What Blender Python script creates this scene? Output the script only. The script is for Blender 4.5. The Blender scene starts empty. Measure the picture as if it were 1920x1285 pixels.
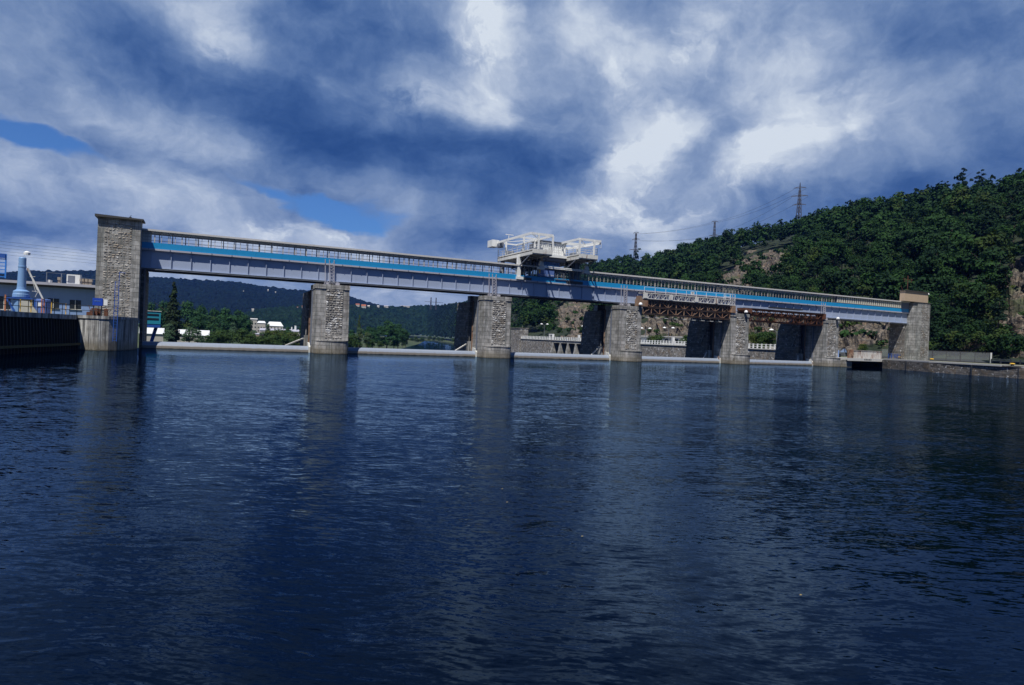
import bpy, math, random
import numpy as np
from mathutils import Matrix, Vector
R_ = math.radians
random.seed(7); rng = np.random.default_rng(7)
SC = bpy.context.scene
# ---------------------------------------------------------------- camera
FPX, CX, CY, H = 1204.0, 960.0, 642.5, 3.1
YAW, ROLL = R_(64.5), math.atan(.041)
PIT = -math.atan(9/FPX)
F0 = np.array([math.cos(YAW), math.sin(YAW), 0]); R0 = np.array([math.sin(YAW), -math.cos(YAW), 0]); U0 = np.array([0, 0, 1.])
CF = F0*math.cos(PIT)+U0*math.sin(PIT); _u = U0*math.cos(PIT)-F0*math.sin(PIT)
CR = R0*math.cos(ROLL)+_u*math.sin(ROLL); CU = _u*math.cos(ROLL)-R0*math.sin(ROLL)
CAM = np.array([0, 0, H])
cam = bpy.data.cameras.new('camera'); cam.sensor_width = 36; cam.lens = 36*FPX/1920; cam.clip_start = .1; cam.clip_end = 20000
co = bpy.data.objects.new('camera', cam); SC.collection.objects.link(co)
m4 = Matrix.Identity(4)
for i in range(3):
    m4[i][0] = CR[i]; m4[i][1] = CU[i]; m4[i][2] = -CF[i]; m4[i][3] = CAM[i]
co.matrix_world = m4; SC.camera = co
def ray(x, y): return CF+CR*(x-CX)/FPX+CU*(CY-y)/FPX
def atY(x, y, Y): r = ray(x, y); return CAM+r*(Y/r[1])
def atX(x, y, X): r = ray(x, y); return CAM+r*(X/r[0])
def atD(x, y, d): r = ray(x, y); return CAM+r*(d/math.hypot(r[0], r[1]))
def atZ(x, y, z): r = ray(x, y); return CAM+r*((z-H)/r[2])
def tanel(x, y): r = ray(x, y); return r[2]/math.hypot(r[0], r[1])
def horizon(x): return CY-9+0.041*(x-CX)
def onground(x, d, z):                       # ground point on the bearing of column x at distance d
    r = ray(x, horizon(x)); n = math.hypot(r[0], r[1]); return (r[0]/n*d, r[1]/n*d, z)
def proj(P):
    d = np.asarray(P, float)-CAM; w = d@CF
    return CX+FPX*(d@CR)/w, CY-FPX*(d@CU)/w, w
# ---------------------------------------------------------------- light
SUNV = np.array([-.36, -.41, 1.0]); SUNV /= np.linalg.norm(SUNV)
sl = bpy.data.lights.new('sun', 'SUN'); sl.energy = 5.0; sl.angle = R_(.5); sl.color = (1, .97, .9)
so = bpy.data.objects.new('sun', sl); SC.collection.objects.link(so)
so.rotation_euler = Vector(SUNV).to_track_quat('Z', 'Y').to_euler(); so.location = (0, 0, 60)
SC.view_settings.view_transform = 'Standard'; SC.view_settings.look = 'None'; SC.view_settings.exposure = 0; SC.view_settings.gamma = 1
SC.render.engine = 'CYCLES'; SC.cycles.max_bounces = 5; SC.cycles.transparent_max_bounces = 8; SC.cycles.volume_bounces = 0
SC.cycles.use_denoising = True; SC.cycles.caustics_reflective = False
# ---------------------------------------------------------------- node helpers
class NT:
    def __init__(s, nt): s.nt = nt; s.n = nt.nodes; s.l = nt.links
    def new(s, t, ins=None, **kw):
        n = s.n.new(t)
        for k, v in kw.items(): setattr(n, k, v)
        for k, v in (ins or {}).items(): s.put(n.inputs[k], v)
        return n
    def put(s, sock, v):
        if isinstance(v, bpy.types.NodeSocket): s.l.new(v, sock)
        elif isinstance(v, bpy.types.Node): s.l.new(v.outputs[0], sock)
        else: sock.default_value = v
    def m(s, op, a, b=None, c=None, clamp=False):
        n = s.new('ShaderNodeMath', operation=op, use_clamp=clamp)
        s.put(n.inputs[0], a)
        if b is not None: s.put(n.inputs[1], b)
        if c is not None: s.put(n.inputs[2], c)
        return n.outputs[0]
    def vm(s, op, a, b=None, out=0):
        n = s.new('ShaderNodeVectorMath', operation=op); s.put(n.inputs[0], a)
        if b is not None: s.put(n.inputs[1], b)
        return n.outputs[out]
    def mix(s, f, a, b, bt='MIX'):
        n = s.new('ShaderNodeMix', data_type='RGBA', blend_type=bt)
        s.put(n.inputs[0], f); s.put(n.inputs[6], a); s.put(n.inputs[7], b); return n.outputs[2]
    def rng(s, v, a, b, c=0., d=1., mode='SMOOTHSTEP'):
        n = s.new('ShaderNodeMapRange', interpolation_type=mode)
        for i, x in enumerate((v, a, b, c, d)): s.put(n.inputs[i], x)
        return n.outputs[0]
    def noise(s, vec, scale, detail=4, rough=.55, dist=0, col=False):
        n = s.new('ShaderNodeTexNoise'); s.put(n.inputs['Vector'], vec); n.inputs['Scale'].default_value = scale
        n.inputs['Detail'].default_value = detail; n.inputs['Roughness'].default_value = rough; n.inputs['Distortion'].default_value = dist
        return n.outputs[1 if col else 0]
    def scale(s, vec, v):
        n = s.new('ShaderNodeMapping'); s.put(n.inputs[0], vec); n.inputs['Scale'].default_value = v; return n.outputs[0]
def c4(c): return (c[0], c[1], c[2], 1)
# ---------------------------------------------------------------- world: Nishita sky and procedural cloud cover
W = bpy.data.worlds.new('World'); SC.world = W; W.use_nodes = True; w = NT(W.node_tree); w.n.clear()
sky = w.new('ShaderNodeTexSky', sky_type='NISHITA', sun_disc=False)
sky.sun_elevation = math.asin(SUNV[2]); sky.sun_rotation = math.atan2(SUNV[0], SUNV[1]); sky.air_density = 1.0; sky.dust_density = .3; sky.ozone_density = 2.5
tc = w.new('ShaderNodeTexCoord').outputs['Generated']
sx = w.new('ShaderNodeSeparateXYZ', {0: tc})
fx = w.vm('DOT_PRODUCT', tc, tuple(F0), 1); rx = w.vm('DOT_PRODUCT', tc, tuple(R0), 1)
az = w.m('ARCTAN2', rx, fx)
hyp = w.m('SQRT', w.m('ADD', w.m('MULTIPLY', sx.outputs[0], sx.outputs[0]), w.m('MULTIPLY', sx.outputs[1], sx.outputs[1])))
el = w.m('ARCTAN2', sx.outputs[2], hyp)
den = w.m('ADD', w.m('MAXIMUM', sx.outputs[2], 0.0), .14)
pl = w.new('ShaderNodeCombineXYZ', {0: w.m('DIVIDE', rx, den), 1: w.m('DIVIDE', fx, den), 2: w.m('MULTIPLY', sx.outputs[2], 1.5)}).outputs[0]
sky_uv = w.new('ShaderNodeCombineXYZ', {0: az, 1: el, 2: 0.0}).outputs[0]
wn = w.noise(pl, 1.0, 5, .55, 0, True)
warp = w.vm('MULTIPLY', w.vm('SUBTRACT', wn, (.5, .5, .5)), (.12, .09, 0))
wn2 = w.noise(sky_uv, 9.0, 5, .6, 0, True)
warp2 = w.vm('MULTIPLY', w.vm('SUBTRACT', wn2, (.5, .5, .5)), (.06, .05, 0))
uvw = w.vm('ADD', w.vm('ADD', sky_uv, warp), warp2)
def azel(x, y):
    r = ray(x, y); return (math.atan2(r@R0, r@F0), math.atan2(r[2], math.hypot(r[0], r[1])))
def blob(x, y, rx_, ry_, rot=0, soft=0.0):
    a, e = azel(x, y)
    d = w.vm('SUBTRACT', uvw, (a, e, 0))
    mp = w.new('ShaderNodeMapping', {0: d}); mp.vector_type = 'POINT'
    mp.inputs['Rotation'].default_value = (0, 0, R_(rot))
    mp2 = w.vm('MULTIPLY', mp.outputs[0], (FPX/rx_, FPX/ry_, 0))
    L = w.vm('LENGTH', mp2, None, 1)
    return w.rng(L, 1.0, soft, 0, 1)
# broad light and dark cloud masses (x, y in the photo's degrees, radii, strength, tilt)
BL = [(790, 300, 360, 110, -.30, 8), (330, 150, 330, 80, -.16, 14), (1000, 310, 210, 70, -.30, 12), (680, 40, 250, 120, -.22, 0), (560, 230, 200, 80, -.10, 20), (250, 60, 180, 90, -.10, 0), (120, 200, 160, 60, -.10, 10),
      (390, 20, 120, 90, .22, 0), (850, 160, 130, 60, .22, 20), (925, 60, 80, 130, .40, 6), (560, 40, 200, 60, -.10, 10),
      (1130, 110, 150, 110, .18, 0), (1230, 60, 300, 90, .10, 0), (1420, 240, 330, 150, .16, -20), (1440, 290, 160, 60, .30, -25), (1220, 255, 110, 50, .30, -10),
      (1100, 370, 170, 70, .34, -25), (1560, 190, 160, 90, .12, 0), (1750, 140, 160, 200, -.10, 0), (1850, 60, 200, 110, -.10, 0), (1560, 380, 260, 55, -.28, -8), (1880, 290, 160, 60, -.10, -15),
      (1400, 190, 640, 330, .04, -10), (1250, 400, 300, 90, .10, -10), (200, 360, 340, 80, .08, 8), (150, 330, 260, 60, .14, 6), (420, 400, 260, 60, .12, 6), (270, 230, 170, 40, .22, 10), (560, 300, 220, 40, .15, 12), (700, 340, 120, 30, .10, 10), (120, 485, 75, 40, .28, 0), (850, 400, 150, 50, .08, 8),
      (620, 450, 160, 40, .20, 5), (880, 510, 180, 60, .10, 5), (60, 420, 150, 50, -.12, 6), (900, 450, 120, 30, -.15, 6), (1230, 480, 200, 50, .10, 0), (760, 545, 300, 60, .12, 3), (300, 520, 200, 50, .08, 0)]
tot = 0.545
for (x, y, a_, b_, s_, rt) in BL:
    tot = w.m('MULTIPLY_ADD', blob(x, y, a_*1.35, b_*1.35, rt), s_, tot)
n1 = w.noise(w.vm('MULTIPLY', w.vm('ADD', uvw, w.vm('MULTIPLY', w.vm('SUBTRACT', wn, (.5, .5, .5)), (.15, .15, 0))), (1., 1.45, 1.)), 3.9, 12, .58, 0)
n2 = w.noise(w.vm('MULTIPLY', w.vm('ADD', uvw, (3, 1, 0)), (1., 1.25, 1.)), 8.0, 12, .60, 0)
tot = w.m('ADD', tot, w.m('MULTIPLY', w.m('SUBTRACT', n1, .5), .75))
tot = w.m('ADD', tot, w.m('MULTIPLY', w.m('SUBTRACT', n2, .5), .95))
pf = 0.0
for (x, y, a_, b_, rt) in [(1190, 375, 190, 60, -20), (1430, 285, 260, 80, -22), (130, 480, 90, 45, 0), (500, 430, 70, 28, 0), (630, 440, 190, 26, 5), (1170, 270, 110, 60, -20), (930, 60, 90, 120, 10), (790, 180, 80, 40, 20), (1240, 110, 140, 80, 0), (430, 70, 60, 40, 0)]: pf = w.m('ADD', pf, blob(x, y, a_*1.3, b_*1.4, rt))
n3 = w.noise(w.vm('ADD', uvw, (7, 4, 0)), 9.5, 12, .62, 0)
tot = w.m('ADD', tot, w.m('MULTIPLY', w.m('MULTIPLY', w.rng(n3, .47, .58), w.m('MINIMUM', pf, 1.)), .20))
tot = w.m('SUBTRACT', tot, w.m('MULTIPLY', w.rng(el, .55, .95), .30)); tot = w.m('SUBTRACT', tot, w.m('MULTIPLY', w.rng(w.m('ABSOLUTE', az), .85, 1.3), .26))  # unseen clouds overhead and behind the camera darkened to cut fill light
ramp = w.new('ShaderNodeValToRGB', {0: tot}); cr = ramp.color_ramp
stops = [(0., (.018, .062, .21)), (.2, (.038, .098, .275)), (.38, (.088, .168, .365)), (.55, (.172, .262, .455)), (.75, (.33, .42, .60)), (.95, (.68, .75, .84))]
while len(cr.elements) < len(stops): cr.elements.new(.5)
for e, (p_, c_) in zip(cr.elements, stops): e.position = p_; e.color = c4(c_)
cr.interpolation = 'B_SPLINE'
gap = 0.0
for (x, y, a_, b_, s_, rt) in [(20, 240, 150, 26, 1., 12), (190, 278, 110, 14, .6, 14), (610, 382, 110, 28, .85, 14), (680, 398, 100, 42, .9, 0), (480, 340, 90, 16, .5, 12), (1600, 395, 190, 26, .35, -10), (1330, 455, 90, 20, .2, 0)]:
    gap = w.m('MULTIPLY_ADD', blob(x, y, a_*1.25, b_*1.35, rt), s_, gap)
gap = w.m('ADD', gap, w.m('MULTIPLY', w.m('SUBTRACT', n2, .5), 2.0))
gapm = w.rng(gap, .28, .85)
skyc = w.mix(1.0, sky.outputs[0], (.36, .60, .98, 1), 'MULTIPLY')
cl10 = w.mix(1.0, ramp.outputs[0], (10, 10, 10, 1), 'MULTIPLY')
for nd in w.n:
    if nd.type == 'MIX': nd.clamp_result = False
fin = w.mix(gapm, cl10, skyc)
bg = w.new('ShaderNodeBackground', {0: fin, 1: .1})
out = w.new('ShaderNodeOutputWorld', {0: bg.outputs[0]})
# ---------------------------------------------------------------- materials
MATS = {}
def mat(name, col=None, rough=.7, metal=0, fn=None, spec=.5):
    if name in MATS: return MATS[name]
    m = bpy.data.materials.new(name); m.use_nodes = True; t = NT(m.node_tree)
    b = t.n['Principled BSDF']; b.inputs['Roughness'].default_value = rough; b.inputs['Metallic'].default_value = metal
    b.inputs['Specular IOR Level'].default_value = spec
    t.b = b; t.pos = t.new('ShaderNodeNewGeometry').outputs['Position']; t.mat = m
    if col: b.inputs[0].default_value = c4(col)
    if fn: fn(t)
    MATS[name] = m; return m
def bump(t, h, s=.3, d=.05):
    n = t.new('ShaderNodeBump', {'Height': h, 'Strength': s, 'Distance': d}); t.l.new(n.outputs[0], t.b.inputs['Normal'])
def dirty(col, dark=.6, sc=.8, streak=True, blotch=.25, rust=0):
    def fn(t):
        n = t.noise(t.pos, sc, 6, .6)
        c = t.mix(t.rng(n, .35, .7, 0, blotch), c4(col), c4([x*dark for x in col]))
        if streak:
            st = t.noise(t.scale(t.pos, (2.2, 2.2, .12)), 1.6, 5, .6)
            c = t.mix(t.rng(st, .5, .75, 0, .35), c, c4([x*.55 for x in col]))
        if rust:
            r = t.noise(t.scale(t.pos, (1.5, 1.5, .5)), 1.1, 6, .65)
            c = t.mix(t.rng(r, .62-.2*rust, .70, 0, .85), c, (.17, .06, .025, 1))
        t.put(t.b.inputs[0], c); bump(t, n, .25, .03)
    return fn
def stone_fn(base=(.30, .27, .24), bw=.9, bh=.38, mortar=(.32, .31, .30), white=.0, var=.5, mortar_size=.03):
    def fn(t):
        s = t.new('ShaderNodeSeparateXYZ', {0: t.pos})
        v = t.new('ShaderNodeCombineXYZ', {0: t.m('ADD', s.outputs[0], s.outputs[1]), 1: s.outputs[2], 2: 0.}).outputs[0]
        v = t.vm('ADD', v, t.vm('MULTIPLY', t.noise(t.pos, 1.3, 3, .5, 0, True), (.15, .10, 0)))
        br = t.new('ShaderNodeTexBrick', {'Vector': v, 'Color1': c4([x*(1+var*.5) for x in base]), 'Color2': c4([x*(1-var) for x in base]), 'Mortar': c4(mortar), 'Scale': 1.0, 'Mortar Size': mortar_size, 'Mortar Smooth': .3, 'Bias': 0., 'Brick Width': bw, 'Row Height': bh})
        n = t.noise(t.pos, 2.5, 6, .6); hue = t.noise(t.pos, .9, 2, .5)
        c = t.mix(t.rng(n, .45, .75, 0, .45), br.outputs[0], c4([x*.4 for x in base]))
        c = t.mix(t.rng(hue, .5, .7, 0, .4), c, (.25, .17, .09, 1))
        if white:
            wn_ = t.noise(t.scale(t.pos, (1., 1., 1.3)), 1.3, 7, .7)
            c = t.mix(t.rng(wn_, .62-.05*white, .645-.05*white, 0, .85), c, (.7, .7, .7, 1))
        t.put(t.b.inputs[0], c)
        bump(t, t.m('ADD', t.m('MULTIPLY', br.outputs[1], -1.), n), .7, .12)
    return fn
def conc_fn(base=(.31, .28, .25), water=True, joints=True, white=.3):
    def fn(t):
        s = t.new('ShaderNodeSeparateXYZ', {0: t.pos}); z = s.outputs[2]
        n = t.noise(t.pos, .9, 7, .62); n3 = t.noise(t.pos, 6, 5, .6)
        c = t.mix(t.rng(n, .34, .66), c4([x*1.15 for x in base]), c4([x*.55 for x in base]))
        st = t.noise(t.scale(t.pos, (2.4, 2.4, .10)), 1.5, 6, .62)
        c = t.mix(t.rng(st, .44, .64, 0, .75), c, c4((base[0]*.38, base[1]*.42, base[2]*.42)))
        st2 = t.noise(t.scale(t.vm('ADD', t.pos, (31, 7, 0)), (2.8, 2.8, .07)), 1.3, 6, .6)
        c = t.mix(t.rng(st2, .60, .74, 0, .45), c, (.24, .13, .06, 1))
        c = t.mix(t.rng(t.noise(t.scale(t.vm('ADD', t.pos, (5, 17, 0)), (2., 2., .25)), 1.2, 7, .7), .64, .70, 0, white), c, (.72, .72, .70, 1))
        if white >= 1:
            v2 = t.scale(t.vm('ADD', t.pos, (11, 3, 0)), (3.2, 3.2, .12)); s5 = t.noise(v2, 1.3, 5, .65)
            c = t.mix(t.rng(s5, .52, .60, 0, .8), c, (.62, .62, .60, 1)); s6 = t.noise(t.vm('ADD', v2, (9, 2, 0)), 1.5, 5, .65); c = t.mix(t.rng(s6, .53, .62, 0, .85), c, (.07, .07, .075, 1))
        if joints:
            br = t.new('ShaderNodeTexBrick', {'Vector': t.new('ShaderNodeCombineXYZ', {0: t.m('ADD', s.outputs[0], s.outputs[1]), 1: z, 2: 0.}), 'Color1': (1.12, 1.12, 1.12, 1), 'Color2': (.74, .73, .71, 1), 'Mortar': (.42, .41, .40, 1), 'Scale': 1., 'Mortar Size': .035, 'Mortar Smooth': .2, 'Bias': 0., 'Brick Width': 1.15, 'Row Height': .55})
            c = t.mix(.85, c, br.outputs[0], 'MULTIPLY')
        if water:
            wl = t.m('ADD', z, t.m('MULTIPLY', n3, .5))
            c = t.mix(t.rng(wl, .55, 1.6, .55, 0), c, (.16, .13, .075, 1))
            c = t.mix(t.rng(wl, .2, .48, .9, 0), c, (.05, .045, .03, 1))
        t.put(t.b.inputs[0], c); bump(t, n3, .35, .05)
    return fn
def steel_fn(base, seams=0):
    def fn(t):
        n = t.noise(t.pos, .7, 6, .6); st = t.noise(t.scale(t.pos, (1.6, 1.6, .12)), 1.4, 5, .6)
        c = t.mix(t.rng(n, .3, .75, 0, .25), c4(base), c4([x*.78 for x in base]))
        c = t.mix(t.rng(st, .56, .74, 0, .28), c, c4((base[0]*.6, base[1]*.55, base[2]*.5)))
        t.put(t.b.inputs[0], c); bump(t, n, .1, .05)
    return fn
CONC = mat('pier_concrete', rough=.9, fn=conc_fn((.42, .405, .39))); CONC2 = mat('tower_concrete', rough=.9, fn=conc_fn((.40, .39, .375), False, True, .15))
QCONC = mat('quay_concrete', rough=.9, fn=conc_fn((.36, .35, .335), True, False, 1.))
STONE = mat('rough_stone', rough=.95, fn=stone_fn((.36, .34, .315), .8, .42, (.20, .19, .18), white=1.2))
STONE2 = mat('tower_stone', rough=.95, fn=stone_fn((.38, .35, .31), .9, .45, (.24, .22, .20), white=.1))
ASHLAR = mat('ashlar', rough=.95, fn=stone_fn((.24, .22, .20), .8, .36, (.10, .10, .10), white=.2))
WALLST = mat('lock_stone', rough=.95, fn=stone_fn((.27, .255, .24), .7, .45, (.13, .13, .13), white=.7))
QSTONE = mat('quay_stone', rough=.95, fn=stone_fn((.20, .185, .17), 1.1, .32, (.05, .05, .05), white=.3, var=.6))
GIRD = mat('girder_paint', rough=.5, fn=steel_fn((.36, .42, .56))); GIRD_L = mat('girder_ledge', rough=.6, fn=steel_fn((.42, .41, .46)))
BLUEP = mat('blue_paint', rough=.45, fn=steel_fn((.012, .27, .56))); ROOFM = mat('roof_metal', rough=.5, fn=steel_fn((.60, .58, .56)))
POSTM = mat('gallery_steel', rough=.6, fn=dirty((.52, .48, .42), .6, 1.2)); DARKST = mat('dark_steel', (.03, .035, .045), .6)
GREYST = mat('grey_steel', rough=.6, fn=dirty((.16, .18, .23), .5, 1.5)); WHITEP = mat('white_paint', rough=.5, fn=dirty((.82, .82, .80), .75, 1.4, True, .22))
WHITER = mat('worn_white_paint', rough=.6, fn=dirty((.70, .69, .65), .6, 1.6, True, .3, .3)); CREAM = mat('cream_panel', rough=.7, fn=dirty((.58, .56, .48), .75, 1., False))
RUST = mat('rust', rough=.9, fn=dirty((.15, .060, .032), .35, 1.6, True, .7)); RUST2 = mat('rusty_peeling_paint', rough=.9, fn=dirty((.30, .20, .14), .45, 2., True, .6, 1.0))
GATEM = mat('gate_paint', rough=.45)
def gate_fn(t):
    steel_fn((.26, .30, .38))(t)
    c = t.b.inputs[0].links[0].from_socket
    z = t.new('ShaderNodeSeparateXYZ', {0: t.pos}).outputs[2]
    wl = t.m('ADD', z, t.m('MULTIPLY', t.noise(t.scale(t.pos, (1, 1, .3)), 1.5, 4), .22))
    c = t.mix(t.rng(wl, .42, .56, .85, 0), c, (.17, .14, .10, 1)); c = t.mix(t.rng(wl, .17, .2, 1, 0), c, (.03, .03, .025, 1))
    t.put(t.b.inputs[0], c)
_t = NT(GATEM.node_tree); _t.b = _t.n['Principled BSDF']; _t.pos = _t.new('ShaderNodeNewGeometry').outputs['Position']; gate_fn(_t)
LBLUE = mat('light_blue_paint', rough=.5, fn=steel_fn((.20, .35, .60))); DBLUE = mat('dark_blue_paint', rough=.5, fn=steel_fn((.02, .09, .38)))
NAVY = mat('navy_box_paint', rough=.5, fn=steel_fn((.10, .17, .42))); TEAL = mat('teal_paint', rough=.5, fn=steel_fn((.02, .26, .36)))
PLAST = mat('powerhouse_wall', rough=.8, fn=dirty((.22, .33, .60), .85, .4, True, .3)); FASC = mat('roof_fascia', rough=.7, fn=dirty((.40, .40, .47), .8, .5))
TAN = mat('tan_render', rough=.9, fn=dirty((.48, .36, .25), .8, .8, True)); YEL = mat('yellow_paint', rough=.6, fn=dirty((.70, .42, .04), .7, 2, False))
ORNG = mat('red_oxide_paint', rough=.6, fn=dirty((.45, .16, .07), .7, 2, False)); BLACK = mat('shade_and_print_black', rough=.95, fn=dirty((.010, .010, .010), .5, 1.5))  # black serves lettering, and painted shade in lock opening and left quay
BITUM = mat('dark_bitumen_roof', rough=.9, fn=dirty((.06, .06, .06), .5, 1.5, False)); COPE = mat('pale_coping', rough=.9, fn=dirty((.55, .54, .52), .75, 1.2, False))
WHITEROOF = mat('white_sheet_roof', rough=.5, fn=dirty((.75, .76, .76), .85, .3, False)); WALLW = mat('pale_render', rough=.9, fn=dirty((.50, .47, .42), .8, .4))
REDT = mat('red_tiles', rough=.9, fn=dirty((.36, .12, .06), .7, .5, False)); WIN = mat('window_glass', (.02, .025, .03), .15); BARK = mat('bark', rough=.95, fn=dirty((.09, .07, .05), .5, 2., False))
TARP = mat('grey_green_mesh', rough=.9, fn=dirty((.17, .20, .20), .6, .9, False, .6)); BIRD = mat('grey_board', rough=.9, fn=dirty((.33, .32, .28), .6, 3, False))
PYL = mat('galvanised_lattice', rough=.6, fn=dirty((.09, .085, .09), .6, .2, False)); WIRE = mat('wire', (.05, .05, .06), .6)
LAMPW = mat('lamp_white', (.8, .8, .8), .4)
def glass_mat(name, tint, alpha):
    m = bpy.data.materials.new(name); m.use_nodes = True; t = NT(m.node_tree); t.n.clear()
    tr = t.new('ShaderNodeBsdfTransparent', {0: c4(tint)}); gl = t.new('ShaderNodeBsdfGlossy', {0: (.9, .95, 1, 1), 1: .05})
    fr = t.new('ShaderNodeFresnel', {0: 1.5}); mx = t.new('ShaderNodeMixShader', {0: t.m('MULTIPLY', fr.outputs[0], alpha), 1: tr.outputs[0], 2: gl.outputs[0]})
    t.new('ShaderNodeOutputMaterial', {0: mx.outputs[0]}); return m
GLASS = glass_mat('gallery_glass', (.72, .82, .90), .8)
def mesh_mat():
    m = bpy.data.materials.new('wire_mesh'); m.use_nodes = True; t = NT(m.node_tree); t.n.clear()
    tr = t.new('ShaderNodeBsdfTransparent', {0: (1, 1, 1, 1)}); df = t.new('ShaderNodeBsdfDiffuse', {0: (.45, .47, .50, 1)})
    mx = t.new('ShaderNodeMixShader', {0: .28, 1: tr.outputs[0], 2: df.outputs[0]}); t.new('ShaderNodeOutputMaterial', {0: mx.outputs[0]}); return m
MESHM = mesh_mat()
def leaf_fn(a, b, sc=.12, warm=(.09, .11, .02)):
    def fn(t):
        n = t.noise(t.pos, sc, 2, .5); n2 = t.noise(t.pos, sc*7, 3, .6)
        c = t.mix(t.rng(n, .35, .65), c4(a), c4(b)); c = t.mix(t.rng(n2, .4, .7, 0, .5), c, c4([x*.55 for x in a]))
        c = t.mix(t.rng(t.noise(t.pos, sc*.7, 2, .5), .58, .68, 0, .6), c, c4(warm))
        t.put(t.b.inputs[0], c)
        tl = t.new('ShaderNodeBsdfTranslucent', {0: c}); mx = t.new('ShaderNodeMixShader', {0: .22, 1: t.b.outputs[0], 2: tl.outputs[0]})
        o = [n_ for n_ in t.n if n_.type == 'OUTPUT_MATERIAL'][0]; t.l.new(mx.outputs[0], o.inputs[0])
    return fn
LEAF = mat('hill_foliage', rough=.85, spec=.2, fn=leaf_fn((.009, .030, .012), (.030, .078, .018), .11, (.06, .085, .018)))
LEAFP = mat('pine_foliage', rough=.85, spec=.2, fn=leaf_fn((.010, .028, .015), (.015, .038, .018), .1, (.02, .04, .015)))
LEAFB = mat('bank_foliage', rough=.85, spec=.2, fn=leaf_fn((.026, .075, .03), (.042, .11, .04), .08))
LEAFW = mat('willow_foliage', rough=.85, spec=.2, fn=leaf_fn((.07, .13, .07), (.09, .15, .08), .2))
LEAFD = mat('poplar_foliage', rough=.85, spec=.2, fn=leaf_fn((.025, .045, .02), (.035, .065, .025), .3, (.05, .045, .025)))
LEAFY = mat('shrub_foliage', rough=.85, spec=.2, fn=leaf_fn((.035, .075, .02), (.06, .10, .025), .2))
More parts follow.
